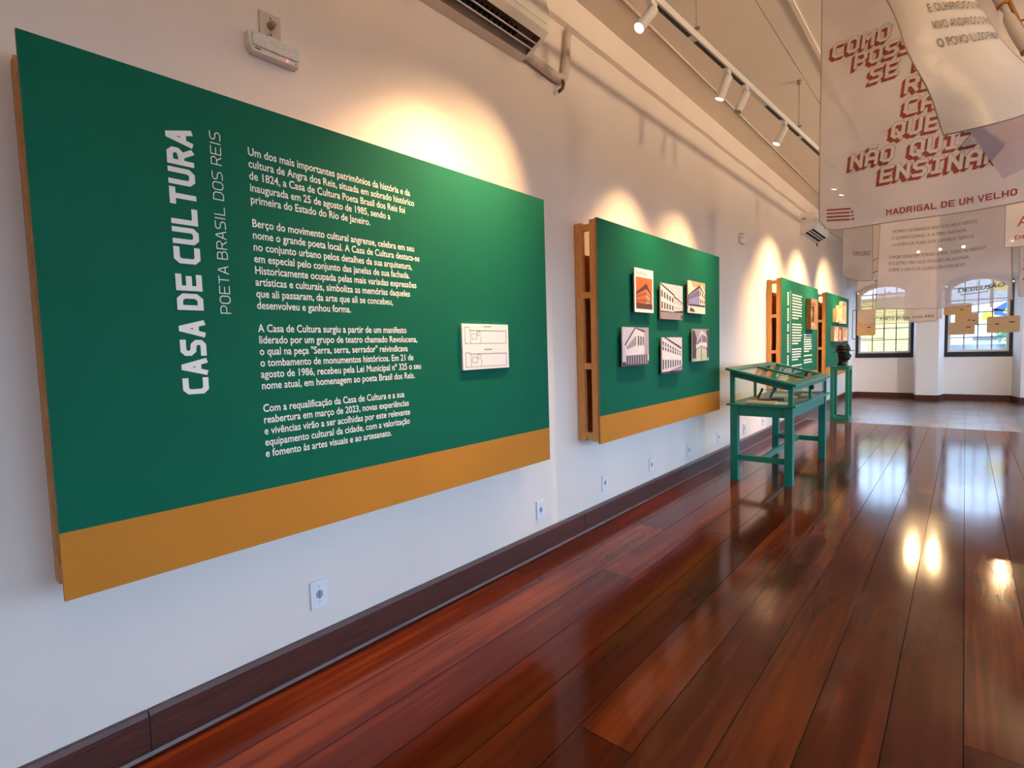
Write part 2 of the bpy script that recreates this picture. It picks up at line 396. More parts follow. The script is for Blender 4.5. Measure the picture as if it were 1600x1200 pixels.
# far wall: piers with splayed arched niches
niches = [(0.0, 1.31, .13, 1.236), (1.69, 2.96, 1.77, 2.856), (3.34, 4.61, 3.42, 4.51)]
def arch(x0, x1, spring, crown, n=12):
    c = (x0+x1)/2; w = (x1-x0)/2; h = crown-spring
    R_ = (w*w+h*h)/(2*h); pts = []
    for i in range(n+1):
        x = x0+(x1-x0)*i/n; pts.append((x, crown-R_+math.sqrt(max(R_*R_-(x-c)**2, 0))))
    return pts
SPR, CRN, SILL = 2.5, 2.68, .93
def niche_wall(mb, nl, yf, yn, x_end):
    prev = 0.0
    for (fx0, fx1, bx0, bx1) in nl:
        if fx0-prev > .001: mb.add([(prev, yf, 0), (fx0, yf, 0), (fx0, yf, ZC), (prev, yf, ZC)], [(0, 1, 2, 3)])
        A = arch(fx0, fx1, SPR+.03, CRN+.05); B = arch(bx0, bx1, SPR, CRN)
        for i in range(len(A)-1):
            (xa, za), (xb, zb) = A[i], A[i+1]
            mb.add([(xa, yf, za), (xb, yf, zb), (xb, yf, ZC), (xa, yf, ZC)], [(0, 1, 2, 3)])
            (ua, wa), (ub, wb) = B[i], B[i+1]
            mb.add([(xa, yf, za), (ua, yn, wa), (ub, yn, wb), (xb, yf, zb)], [(0, 1, 2, 3)], 0, True)
        mb.add([(fx0, yf, 0), (bx0, yn, 0), (bx0, yn, B[0][1]), (fx0, yf, A[0][1])], [(0, 1, 2, 3)])
        mb.add([(fx1, yf, 0), (bx1, yn, 0), (bx1, yn, B[-1][1]), (fx1, yf, A[-1][1])], [(0, 1, 2, 3)])
        mb.box(bx0, bx1, yn, yn+.25, 0, SILL)
        prev = fx1
    mb.add([(prev, yf, 0), (x_end, yf, 0), (x_end, yf, ZC), (prev, yf, ZC)], [(0, 1, 2, 3)])
mb = MB(); niche_wall(mb, niches, YF, YN, XR)
# outer skin so the piers are solid
prevx = -.3
for (a, b, c, d) in niches+[(0, 0, XR+.3, 0)]:
    mb.box(prevx, c, YN, YN+.25, -.25, ZC+.05); prevx = d
for (a, b, c, d) in niches:
    B = arch(c, d, SPR, CRN)
    for i in range(len(B)-1):
        mb.add([(B[i][0], YN+.25, B[i][1]), (B[i+1][0], YN+.25, B[i+1][1]), (B[i+1][0], YN+.25, ZC), (B[i][0], YN+.25, ZC),
                (B[i][0], YN, B[i][1]), (B[i+1][0], YN, B[i+1][1])], [(0, 1, 2, 3), (0, 4, 5, 1)])
struct('wall_far', mb, FARW, 'far white wall with arched window niches between piers')

def make_window(name, c, d, label):
    t = thing(name, label, 'window', (c, YN+.02, SILL)); t['kind'] = 'structure'
    y0, y1 = YN+.02, YN+.12
    A = arch(c, d, SPR, CRN); B = arch(c+.055, d-.055, SPR-.05, CRN-.06)
    mb = MB(); mb.box(c, d, y0-.03, y1, SILL, SILL+.105)
    for x0, x1 in ((c, c+.055), (d-.055, d)): mb.box(x0, x1, y0, y1, SILL+.105, SPR-.05)
    for i in range(len(A)-1):
        mb.hexa([(B[i][0], y0, B[i][1]), (B[i+1][0], y0, B[i+1][1]), (A[i+1][0], y0, A[i+1][1]), (A[i][0], y0, A[i][1])],
                [(B[i][0], y1, B[i][1]), (B[i+1][0], y1, B[i+1][1]), (A[i+1][0], y1, A[i+1][1]), (A[i][0], y1, A[i][1])])
    mb.build('window_frame', NAVY, t)
    a, b = c+.055, d-.055; z0 = SILL+.105; s = .045
    mb = MB(); mb.box(a, b, y0+.02, y1-.02, z0, z0+s)
    for x0, x1 in ((a, a+s), (b-s, b)): mb.box(x0, x1, y0+.02, y1-.02, z0+s, SPR-.05)
    Bi = arch(a+s, b-s, SPR-.1, CRN-.11)
    for i in range(len(B)-1):
        mb.hexa([(Bi[i][0], y0+.02, Bi[i][1]), (Bi[i+1][0], y0+.02, Bi[i+1][1]), (B[i+1][0], y0+.02, B[i+1][1]), (B[i][0], y0+.02, B[i][1])],
                [(Bi[i][0], y1-.02, Bi[i][1]), (Bi[i+1][0], y1-.02, Bi[i+1][1]), (B[i+1][0], y1-.02, B[i+1][1]), (B[i][0], y1-.02, B[i][1])])
    sash = mb.build('window_sash', SASH, t)
    mb = MB(); g = .011; w = (b-a-2*s)/4
    for k in (1, 2, 3):
        x = a+s+w*k; mb.box(x-g, x+g, y0+.035, y1-.04, z0+s, CRN-.13)
    z = z0+s+.265
    while z < CRN-.18: mb.box(a+s, b-s, y0+.035, y1-.04, z-g, z+g); z += .265
    mb.build('muntin_grid', mat('grey_muntins', (150, 152, 150), .5, var=.05), sash)
    pts = [(a+s, z0+s), (b-s, z0+s)]+list(reversed(Bi))
    MB().poly([(p[0], y0+.05, p[1]) for p in pts]).build('window_pane', GLASS, t)
    portal('window_daylight', ((c+d)/2, YN+.3, (SILL+CRN)/2), (-PI/2, 0, 0), d-c, CRN-SILL)
labs = ['arched navy-framed window looking onto the yellow building', 'arched navy-framed window looking onto the blue and yellow mural',
        'third arched window at the right end of the far wall']
for i, nc in enumerate(niches): make_window('window_%d' % (i+1), nc[2], nc[3], labs[i])

# right wall with tall openings
mb = MB(); wins = []; y = YB+3.0
prev = YB-.3
WW = 1.85
while y+WW < YN-.3:
    mb.box(XR, XR+.35, prev, y, -.25, ZC+.05); mb.box(XR, XR+.35, y, y+WW, -.25, .1); mb.box(XR, XR+.35, y, y+WW, 2.5, ZC+.05)
    wins.append((y, y+WW)); prev = y+WW; y += 2.3
mb.box(XR, XR+.35, prev, YN+.3, -.25, ZC+.05)
struct('wall_right', mb, FARW, 'white wall with tall windows opposite the green panels')
for i, (a, b) in enumerate(wins):
    t = thing('window_%d' % (i+4), 'low window number %s from the near end of the right wall' % ['one', 'two', 'three', 'four', 'five', 'six', 'seven', 'eight', 'nine'][i], 'window', (XR+.1, a, .1)); t['kind'] = 'structure'
    mb = MB(); w = .06; z0, z1 = .1, 2.5
    mb.box(XR+.1, XR+.18, a, a+w, z0, z1); mb.box(XR+.1, XR+.18, b-w, b, z0, z1); mb.box(XR+.1, XR+.18, a+w, b-w, z0, z0+.08); mb.box(XR+.1, XR+.18, a+w, b-w, z1-.06, z1)
    mb.box(XR+.12, XR+.16, (a+b)/2-.02, (a+b)/2+.02, z0+.08, z1-.06)
    for z in (.7, 1.3, 1.9): mb.box(XR+.12, XR+.16, a+w, b-w, z-.015, z+.015)
    mb.build('window_frame', NAVY, t)
    MB().box(XR+.138, XR+.142, a+w, b-w, z0+.08, z1-.06).build('window_pane', GLASS, t)
    portal('window_daylight', (XR+.4, (a+b)/2, (z0+z1)/2), (0, PI/2, 0), z1-z0, WW)

# baseboards
mb = MB(); y = YB
while y < YF:
    y1 = min(y+random.uniform(2.6, 3.4), YF); d = random.uniform(-.002, .003)
    mb.prism([(0, 0), (.026+d, 0), (.026+d, .135), (.018+d, .15), (0, .15)], 1, y+.002, y1-.002); y = y1
struct('baseboard_left', mb, BASEB, 'dark reddish wooden baseboard under the green panels')
mb = MB().prism([(.026, 0), (.036, 0), (.03, .012), (.026, .012)], 1, YB, YF)
struct('trim_4', mb, BASEB, 'thin wooden bead at the foot of the left baseboard')
mb = MB()
for (a, b, c, d) in niches:
    for p, q in (((a, YF), (c, YN)), ((c, YN), (d, YN)), ((d, YN), (b, YF))):
        dx, dy = q[0]-p[0], q[1]-p[1]; l = math.hypot(dx, dy); nx, ny = dy/l*.022, -dx/l*.022
        mb.hexa([(p[0], p[1], 0), (q[0], q[1], 0), (q[0], q[1], .12), (p[0], p[1], .12)],
                [(p[0]+nx, p[1]+ny, 0), (q[0]+nx, q[1]+ny, 0), (q[0]+nx, q[1]+ny, .12), (p[0]+nx, p[1]+ny, .12)])
for a, b in ((1.31, 1.69), (2.96, 3.34), (4.61, XR)): mb.box(a, b, YF-.022, YF, 0, .12)
struct('baseboard_far', mb, BASEB, 'dark wooden baseboard along the far wall')

# ================================================================ green information panels
ZT, ZB, ZY, XP = 2.244, .673, .87, .191
def info_panel(y0, y1, label):
    t = thing('information_panel', label, 'panel', (0, (y0+y1)/2, ZB), 'green and mustard panels along the wall')
    mb = MB(); xa, xb = XP-.014, XP
    # face: green above, mustard below (one sheet, painted)
    mb.add([(xb, y0, ZY), (xb, y1, ZY), (xb, y1, ZT), (xb, y0, ZT)], [(0, 1, 2, 3)], 0)
    mb.add([(xb, y0, ZB), (xb, y1, ZB), (xb, y1, ZY), (xb, y0, ZY)], [(0, 1, 2, 3)], 1)
    mb.add([(xa, y0, ZB), (xa, y1, ZB), (xa, y1, ZT), (xa, y0, ZT)], [(3, 2, 1, 0)], 2)
    for q in ([(xa, y0, ZB), (xb, y0, ZB), (xb, y0, ZT), (xa, y0, ZT)], [(xa, y1, ZB), (xb, y1, ZB), (xb, y1, ZT), (xa, y1, ZT)],
              [(xa, y0, ZT), (xb, y0, ZT), (xb, y1, ZT), (xa, y1, ZT)], [(xa, y0, ZB), (xb, y0, ZB), (xb, y1, ZB), (xa, y1, ZB)]):
        mb.add(q, [(0, 1, 2, 3)], 2)
    face = mb.build('face_board', [GREEN, YELL, PLYE], t)
    a, b = y0+.006, y1-.006; ym = (y0+y1)/2
    fx0, fx1, rx0, rx1 = XP-.066, XP-.0145, .004, .062
    for nm, x0, x1, dz in (('front_post', fx0, fx1, 0), ('rear_post', rx0, rx1, -.012)):
        for y in (a, ym-.02, b-.04):
            MB().box(x0, x1, y, y+.04, ZB+.012, ZT-.004+dz).build(nm, PINE, t, .002)
    for z in (ZB+.03, 1.20, 1.70, ZT-.075):
        for y in (a+.003, ym-.018, b-.037):
            MB().box(rx1, fx0, y, y+.034, z, z+.045).build('spacer', PINE, t, .002)
        MB().box(fx0+.004, fx1-.002, a+.041, ym-.021, z, z+.045).build('rail', PINE, t)
        MB().box(fx0+.004, fx1-.002, ym+.021, b-.041, z, z+.045).build('rail', PINE, t)
    MB().box(rx0+.01, rx0+.022, a+.041, b-.041, ZB+.04, 2.02).build('backing_board', PLY, t)
    return t, face
def onpanel(y, z, d=.0006): return (XP+d, y, z)
P1, F1 = info_panel(.239, 2.542, 'large green and mustard panel nearest, lettered CASA DE CULTURA')
P2, F2 = info_panel(3.132, 5.496, 'green and mustard panel carrying six building photographs, behind the display case')
P3, F3 = info_panel(7.90, 10.26, 'green text panel with gilt-framed portrait, third along the wall')
P4, F4 = info_panel(10.97, 13.40, 'farthest green panel with small pale frames, behind the bronze bust')

# lettering on the first panel
mb = MB()
SUB = {'A': [[(0, 0), (1.75, 6), (2.25, 6), (4, 0)], [(.8, 1.9), (3.2, 1.9)]], 'I': [[(.3, 0), (.3, 6)]],
       'S': [[(4, 6), (1, 6), (.1, 5.2), (.1, 4), (1, 3.1), (3, 2.9), (3.9, 2), (3.9, .8), (3, 0), (0, 0)]]}
wl = [MB() for _ in range(3)]; letters('CASA DE CULTURA', wl, lambda x, y: onpanel(.649-y, 1.237+x), .077, .856, 1.75, SUB)
for w_ in wl: w_.build('title_word', LETTER, P1)
wl = [MB() for _ in range(4)]; letters('POETA BRASIL DOS REIS', wl, lambda x, y: onpanel(.735-y, 1.505+x), .034, .608, .52, SUB)
for w_ in wl: w_.build('subtitle_word', LETTER, P1)
paras = [['Um dos mais importantes patrimônios da história e da', 'cultura de Angra dos Reis, situada em sobrado histórico', 'de 1824, a Casa de Cultura Poeta Brasil dos Reis foi', 'inaugurada em 25 de agosto de 1985, sendo a', 'primeira do Estado do Rio de Janeiro.'],
         ['Berço do movimento cultural angrense, celebra em seu', 'nome o grande poeta local. A Casa de Cultura destaca-se', 'no conjunto urbano pelos detalhes da sua arquitetura,', 'em especial pelo conjunto das janelas de sua fachada.', 'Historicamente ocupada pelas mais variadas expressões', 'artísticas e culturais, simboliza as memórias daqueles', 'que ali passaram, da arte que ali se concebeu,', 'desenvolveu e ganhou forma.'],
         ['A Casa de Cultura surgiu a partir de um manifesto', 'liderado por um grupo de teatro chamado Revolucena,', 'o qual na peça "Serra, serra, serrador" reivindicava', 'o tombamento de monumentos históricos. Em 21 de', 'agosto de 1986, recebeu pela Lei Municipal nº 325 o seu', 'nome atual, em homenagem ao poeta Brasil dos Reis.'],
         ['Com a requalificação da Casa de Cultura e a sua', 'reabertura em março de 2023, novas experiências', 'e vivências virão a ser acolhidas por este relevante', 'equipamento cultural da cidade, com a valorização', 'e fomento às artes visuais e ao artesanato.']]
ref = text2d(paras[2][4], .0275, .014); XS = .735/max(v[0] for v in ref[0])
z = 2.078
for pa in paras:
    for ln in pa:
        mb = MB(); zz = z; put_text(mb, text2d(ln, .0275, .014, XS), lambda x, y: onpanel(.823+x, zz-.0138+y)); z -= .0414
        mb.build('text_line', LETTER, P1)
    z -= .0414

# floor plan board on the first panel
t = thing('floor_plan_board', 'white board with two line-drawn floor plans on the nearest panel', 'board', (XP, 1.99, 1.375))
bx = XP+.014
MB().box(XP+.0005, bx, 1.817, 2.168, 1.257, 1.492).build('board', mat('plan_board_white', (236, 228, 222), .6, var=.01), t, .001)
mb = MB(); q = .0011
def ln2(mb, y0, z0, y1, z1, w=.0011):
    mb.box(bx+.0002, bx+.0007, min(y0, y1)-w, max(y0, y1)+w, min(z0, z1)-w, max(z0, z1)+w)
for zb, zt, zr in ((1.392, 1.475, 1.458), (1.272, 1.345, 1.338)):
    ya, ym, yb = 1.838, 1.868, 2.148
    for s in ((ya, zb, ya, zt), (ya, zt, ym, zt), (ym, zt, ym, zr), (ym, zr, yb, zr), (yb, zr, yb, zb)): ln2(mb, *s)
    y = ya
    while y < yb-.02: ln2(mb, y, zb, y+.022, zb, .0009); y += .031
    for a, b, c, d in ((1.885, zb+.022, 1.92, zb+.05), (1.925, zb+.042, 1.946, zb+.062)):
        for s in ((a, b, c, b), (c, b, c, d), (c, d, a, d), (a, d, a, b)): ln2(mb, *s, .0008)
    ln2(mb, 1.875, zb, 1.875, zr, .0008); ln2(mb, 1.952, zb, 1.952, zb+.035, .0008)
for z in (1.479, 1.36):
    y = 1.975
    for k in range(8): ln2(mb, y, z, y+.0035, z, .0017); y += .0075
mb.build('plan_drawing', GINK, t)

# photo boards on the second panel
TONE = {k: mat('print_'+k, c, .55, var=.08, vscale=40) for k, c in dict(pale=(232, 218, 214), mid=(176, 156, 156), dark=(58, 44, 46), sky=(214, 202, 204), rust=(206, 102, 44), brown=(92, 40, 22), cream=(238, 222, 200), blue=(136, 134, 180), tan=(200, 160, 120), lime=(196, 204, 160), white=(244, 236, 230), road=(150, 130, 132)).items()}
TK = list(TONE)
def quadpt(qd, u, v):
    a, b, c, d = qd
    return tuple((a[i]*(1-u)+b[i]*u)*(1-v)+(d[i]*(1-u)+c[i]*u)*v for i in (0, 1))
def facade(mb, P, qd, wall, win, cols, rows, lay):
    mb.poly([P(*p, lay) for p in qd], TK.index(wall))
    for i in range(cols):
        for (v0, v1) in rows:
            u0 = (i+.25)/cols; u1 = (i+.75)/cols
            mb.poly([P(*quadpt(qd, u, v), lay+1) for u, v in ((u0, v0), (u1, v0), (u1, v1), (u0, v1))], TK.index(win))
def photo(y0, y1, z0, z1, kind, label):
    t = thing('photo_board', label, 'photograph', (XP, (y0+y1)/2, (z0+z1)/2), 'mounted building photographs on the second panel')
    xb = XP+.034
    MB().box(XP+.022, xb, y0, y1, z0, z1).build('board', mat('photo_board_edge', (206, 178, 160), .6, var=.05), t, .0015)
    MB().box(XP+.0005, XP+.0218, y0+.03, y1-.03, z0+.03, z1-.03).build('spacer_block', mat('spacer_gap_shade', (40, 34, 32), .8, var=.1), t)  # dark colour paints the shade in the gap behind the board
    mb = MB()
    def P(u, v, l): return (xb+.0003+.00025*l, y0+(y1-y0)*u, z0+(z1-z0)*v)
    R_ = lambda a, b, c, d, col, l: mb.poly([P(a, b, l), P(c, b, l), P(c, d, l), P(a, d, l)], TK.index(col))
    T_ = lambda pts, col, l: mb.poly([P(*p, l) for p in pts], TK.index(col))
    if kind == 'postcard':
        R_(0, 0, 1, 1, 'white', 0); R_(.07, .08, .93, .8, 'rust', 1); R_(.07, .08, .93, .2, 'brown', 2)
        T_([(.07, .45), (.62, .68), (.86, .45), (.86, .2), (.07, .2)], 'brown', 2)
        facade(mb, P, [(.1, .22), (.6, .2), (.6, .55), (.1, .4)], 'rust', 'brown', 6, ((.1, .35), (.6, .85)), 3)
        facade(mb, P, [(.6, .2), (.82, .22), (.82, .42), (.6, .55)], 'tan', 'brown', 3, ((.1, .4), (.6, .85)), 3)
        for i in range(9): R_(.12+i*.062, .86+.02*(i % 2), .15+i*.062, .92-.015*(i % 3), 'brown', 2)
    elif kind == 'street':
        R_(0, 0, 1, 1, 'sky', 0); R_(0, 0, 1, .2, 'road', 1); T_([(0, .2), (1, .2), (1, .28), (0, .24)], 'dark', 1)
        facade(mb, P, [(0, .24), (.58, .22), (.58, .68), (0, .95)], 'pale', 'dark', 5, ((.08, .36), (.55, .82)), 2)
        T_([(0, .95), (.6, .67), (.6, .72), (0, 1)], 'dark', 4)
        facade(mb, P, [(.6, .24), (.97, .28), (.97, .5), (.6, .64)], 'pale', 'mid', 6, ((.12, .4), (.55, .85)), 2)
        T_([(.58, .64), (1, .47), (1, .5), (.58, .69)], 'dark', 4); R_(.9, .02, 1, .14, 'dark', 3)
    elif kind == 'colour':
        R_(0, 0, 1, 1, 'cream', 0); T_([(.15, 1), (1, 1), (1, .7), (.8, .92), (.3, .8)], 'tan', 1)
        T_([(0, .55), (.66, .92), (1, .62), (1, .3), (0, .28)], 'brown', 1)
        facade(mb, P, [(.02, .28), (.66, .27), (.66, .82), (.02, .52)], 'blue', 'dark', 6, ((.55, .9),), 2)
        facade(mb, P, [(.66, .27), (.98, .3), (.98, .6), (.66, .82)], 'cream', 'brown', 3, ((.1, .4), (.6, .9)), 2)
        R_(.02, .22, .98, .28, 'dark', 4); T_([(.08, .05), (.4, .04), (.3, .14), (.12, .18)], 'brown', 3)
    elif kind == 'corner':
        R_(0, 0, 1, 1, 'sky', 0); T_([(.5, 1), (1, 1), (1, .3), (.8, .3), (.78, .9)], 'mid', 1); R_(0, 0, 1, .12, 'dark', 1)
        T_([(.12, .55), (.5, .98), (.82, .88), (.82, .1), (.12, .1)], 'pale', 2)
        T_([(.1, .52), (.48, .97), (.84, .86), (.84, .91), (.46, 1), (.08, .56)], 'dark', 4)
        facade(mb, P, [(.15, .42), (.5, .5), (.5, .82), (.15, .52)], 'pale', 'dark', 6, ((.1, .9),), 4)
        facade(mb, P, [(.55, .5), (.82, .5), (.82, .78), (.55, .82)], 'pale', 'dark', 3, ((.1, .9),), 4)
        facade(mb, P, [(.12, .06), (.95, .04), (.95, .3), (.12, .28)], 'mid', 'dark', 9, ((.02, .95),), 4)
    elif kind == 'facade':
        R_(0, 0, 1, 1, 'sky', 0); facade(mb, P, [(0, .1), (.95, .2), (.95, .62), (0, .98)], 'pale', 'dark', 8, ((.02, .34), (.64, .76), (.8, .93)), 1)
        T_([(.1, 1), (.95, .66), (.95, .72), (.2, 1)], 'dark', 3); R_(0, 0, 1, .06, 'dark', 3); T_([(.3, .05), (1, .2), (1, .08), (.4, .02)], 'road', 3)
    else:
        R_(0, 0, 1, 1, 'mid', 0); R_(.84, .1, 1, .98, 'dark', 1); T_([(.0, .1), (.2, .1), (.25, .7), (.12, .95), (0, .95)], 'dark', 1)
        T_([(.2, .5), (.52, .97), (.88, .78), (.88, .42), (.5, .5), (.2, .4)], 'pale', 2)
        facade(mb, P, [(.25, .5), (.52, .6), (.52, .86), (.25, .56)], 'mid', 'dark', 4, ((.1, .9),), 3)
        facade(mb, P, [(.56, .58), (.86, .56), (.86, .76), (.56, .86)], 'mid', 'dark', 3, ((.1, .9),), 3)
        T_([(.22, .02), (.85, .02), (.85, .34), (.5, .42), (.22, .34)], 'lime', 2); R_(.5, .02, .54, .4, 'dark', 3)
        for x in (.32, .42, .64, .74): R_(x, .03, x+.02, .3, 'tan', 3)
    mb.build('picture', [TONE[k] for k in TK], t)
photo(3.60, 3.915, 1.614, 1.948, 'postcard', 'orange postcard-like photograph, top left of the six on panel')
photo(4.045, 4.487, 1.573, 1.868, 'street', 'wide sepia street photograph, top middle of the six on panel')
photo(4.606, 5.014, 1.643, 1.934, 'colour', 'colour photograph of blue-fronted corner house, top right of six')
photo(3.402, 3.822, 1.205, 1.498, 'corner', 'sepia photograph of tall corner building, bottom left of the six')
photo(4.058, 4.464, 1.117, 1.422, 'facade', 'sepia photograph of long receding facade, bottom middle of six')
photo(4.700, 5.107, 1.198, 1.499, 'night', 'photograph of corner house with greenish door, bottom right of six')

# third panel: text columns (too small to read: word strokes) and the portrait
def wordrows(mb, y0, y1, z0, z1, n, fn, th=.008, last=.55):
    for i in range(n):
        z = z0+(z1-z0)*i/max(n-1, 1); y = y0; ye = y0+(y1-y0)*(last if i == n-1 else random.uniform(.86, 1))
        while y < ye:
            w = random.uniform(.03, .12); b = min(y+w, ye)
            mb.add([fn(y, z-th), fn(b, z-th), fn(b, z+th), fn(y, z+th)], [(0, 1, 2, 3)]); y = b+.005
mb = MB(); z = 1.02
while z < 2.06:
    for k in range(random.choice((4, 5, 3, 7))):
        if z > 2.06: break
        mb.add([onpanel(8.23, z), onpanel(8.30, z), onpanel(8.30, z+.03), onpanel(8.23, z+.03)], [(0, 1, 2, 3)]); z += .038
    z += .035
mb.build('title_lettering', LETTER, P3)
mb = MB(); wordrows(mb, 0, .9, 0, 0, 1, lambda y, z: onpanel(8.40+z, 1.2+y), .006, 1); mb.build('subtitle_lettering', LETTER, P3)
for (a, b, zt, zb, n) in ((8.50, 9.12, 2.045, 1.705, 9), (8.50, 9.12, 1.615, 1.33, 8), (8.50, 9.12, 1.245, 1.09, 5), (8.5, 9.12, 1.0, .94, 2), (9.25, 9.84, 1.463, 1.20, 8), (9.25, 9.84, 1.13, 1.13, 1), (9.25, 9.84, 1.06, 1.02, 2)):
    mb = MB(); wordrows(mb, a, b, zt, zb, n, onpanel, .0095, .6 if n > 2 else 1); mb.build('paragraph_lettering', LETTER, P3)
t = thing('framed_portrait', 'deep gilt-framed portrait hanging on the third green panel', 'picture', (XP, 9.6, 1.79))
y0, y1, z0, z1, xf = 9.36, 9.84, 1.545, 2.035, XP+.075
def frame_mb(y0, y1, z0, z1, xb, xf, w, inset):
    mb = MB()
    o = [(y0, z0), (y1, z0), (y1, z1), (y0, z1)]; i_ = [(y0+w, z0+w), (y1-w, z0+w), (y1-w, z1-w), (y0+w, z1-w)]
    mid = [(y0+w*.5, z0+w*.5), (y1-w*.5, z0+w*.5), (y1-w*.5, z1-w*.5), (y0+w*.5, z1-w*.5)]
    for k in range(4):
        j = (k+1) % 4
        A = [(xb, *o[k]), (xb, *o[j])]; B = [(xf, *o[k]), (xf, *o[j])]; Mi = [(xf-.008, *mid[k]), (xf-.008, *mid[j])]; I = [(xf-inset, *i_[k]), (xf-inset, *i_[j])]; I2 = [(xb, *i_[k]), (xb, *i_[j])]
        for p, q in ((A, B), (B, Mi), (Mi, I), (I, I2), (I2, A)): mb.add([p[0], p[1], q[1], q[0]], [(0, 1, 2, 3)])
    return mb
frame_mb(y0, y1, z0, z1, XP+.001, xf, .12, .03).build('frame', GOLD, t)
xb = XP+.03
mb = MB(); mb.poly([(xb, y0+.11, z0+.11), (xb, y1-.11, z0+.11), (xb, y1-.11, z1-.11), (xb, y0+.11, z1-.11)], 0)
cy_ = (y0+y1)/2
mb.poly([(xb+.0006, y0+.12, z0+.112), (xb+.0006, y1-.12, z0+.112), (xb+.0006, cy_+.05, z0+.2), (xb+.0006, cy_-.05, z0+.2)], 1)
mb.poly([(xb+.001, cy_+.045*math.cos(a), z0+.255+.06*math.sin(a)) for a in [2*PI*i/16 for i in range(16)]], 2)
mb.build('portrait', [mat('portrait_ground', (92, 64, 44), .5, var=.2), mat('portrait_suit', (40, 30, 28), .5, var=.1), mat('portrait_skin', (206, 170, 140), .5, var=.1)], t)
# fourth panel: six small frames
p4 = [(11.6, 11.83, 1.71, 1.971, 'leftmost frame in the upper row of the farthest panel'), (11.89, 12.2, 1.742, 2.044, 'middle frame in the upper row of the farthest panel'), (12.26, 12.72, 1.696, 2.14, 'tall right-hand frame in the upper row of the farthest panel'),
      (11.40, 11.82, 1.346, 1.626, 'pale frame at left of the lower row on the farthest panel'), (11.9, 12.33, 1.33, 1.637, 'reddish frame in the middle of the lower row on the farthest panel'), (12.40, 12.92, 1.348, 1.625, 'pale frame at right of the lower row on the farthest panel')]
FP = [mat('frame_beige', (214, 180, 136), .5, var=.1), mat('frame_reddish', (140, 74, 44), .5, var=.1)]
for i, (a, b, c, d, lb) in enumerate(p4):
    t = thing('small_frame', lb, 'picture', (XP, (a+b)/2, (c+d)/2), 'small frames on the farthest panel')
    frame_mb(a, b, c, d, XP+.001, XP+.06, .05, .015).build('frame', FP[1] if i == 4 else FP[0], t)
    mb = MB(); xb = XP+.03; mb.poly([(xb, a+.045, c+.045), (xb, b-.045, c+.045), (xb, b-.045, d-.045), (xb, a+.045, d-.045)], 0)
    mb.poly([(xb+.001, a+.11, c+.07), (xb+.001, b-.11, c+.07), (xb+.001, b-.11, d-.08), (xb+.001, a+.11, d-.08)], 1)
    mb.build('picture', [TONE['cream'], TONE['mid' if i % 2 else 'tan']], t)

# ================================================================ wall fittings
def outlet(y, z, label):
    t = thing('wall_outlet', label, 'outlet', (0, y, z), 'white power outlets in a row above the baseboard')
    MB().box(.0005, .009, y-.04, y+.04, z-.062, z+.062).build('cover_plate', PLASTIC, t, .003)
    hexp = [(y+.017*math.cos(a), z+.021*math.sin(a)) for a in [PI/2+PI/3*i for i in range(6)]]
    MB().prism(hexp, 0, .0092, .0105).build('socket', mat('outlet_socket', (150, 156, 170), .5, var=.05), t)
    mb = MB()
    for dy, dz in ((-.006, 0), (.006, .004), (.0, -.007)): mb.lathe([(0, .0006), (.0022, .0006), (.0022, 0)], (0, 0, 0), 8); v = mb.v[-24:]
    mb = MB()
    for dz in (-.01, 0, .01): mb.prism([(y+.0025*math.cos(a), z+dz+.0025*math.sin(a)) for a in [PI/4*i for i in range(8)]], 0, .0105, .0112)
    mb.build('contact_holes', BLACK, t)
    mb = MB()
    for dz in (-.034, .034): mb.prism([(y+.003*math.cos(a), z+dz+.003*math.sin(a)) for a in [PI/4*i for i in range(8)]], 0, .009, .0098)
    mb.build('screws', GREY, t)
    return t
ol = [(1.095, .315, 'white outlet nearest, below the CASA DE CULTURA panel'), (2.667, .29, 'white outlet below the gap between the first and second panels'), (3.488, .296, 'white outlet below the left end of the photograph panel'),
      (4.29, .29, 'white outlet below the middle of the photograph panel'), (5.13, .287, 'white outlet below the right end of the photograph panel'), (6.0, .288, 'white outlet behind the near legs of the display case'), (6.91, .275, 'white outlet behind the far legs of the display case'), (7.72, .27, 'white outlet before the third panel, farthest one visible')]
o0 = outlet(*ol[0])
for y, z, lb in ol[1:]: dup(o0, (0, y, z), lb)

# emergency light with its outlet
t = thing('emergency_light', 'small white emergency light above the nearest panel', 'light fitting', (0, 1.02, 2.555))
hp = [(.918, 2.545), (.93, 2.522), (1.115, 2.522), (1.127, 2.545), (1.127, 2.592), (1.12, 2.6), (.925, 2.6), (.918, 2.592)]
MB().prism(hp, 0, .0005, .04).build('housing', OFFW, t, .004)
MB().box(.0402, .048, .93, 1.115, 2.542, 2.592).build('diffuser', mat('emergency_diffuser', (228, 222, 214), .12, var=.12, vscale=120, bump=.8, bscale=90), t, .004)
MB().box(.03, .042, 1.063, 1.069, 2.529, 2.535).build('indicator_light', mat('red_indicator', (255, 60, 60), .4, emit=(1, .08, .1), es=5), t)
mb = MB(); mb.box(.04, .0408, .94, .962, 2.532, 2.536); mb.box(.04, .0408, 1.098, 1.103, 2.529, 2.534); mb.build('buttons', BLACK, t)
t = thing('power_socket_plate', 'blank-looking socket plate with plug above the emergency light', 'outlet', (0, 1.02, 2.655))
MB().box(.0005, .011, .977, 1.062, 2.601, 2.707).build('cover_plate', mat('aged_plate', (206, 192, 176), .5, var=.03), t, .003)
mb = MB()
for z in (2.625, 2.686): mb.prism([(1.02+.0035*math.cos(a), z+.0035*math.sin(a)) for a in [PI/4*i for i in range(8)]], 0, .011, .0118)
mb.build('screws', BLACK, t)
t = thing('power_plug', 'grey plug with thin cord in the socket above the emergency light', 'plug', (.012, 1.02, 2.655))
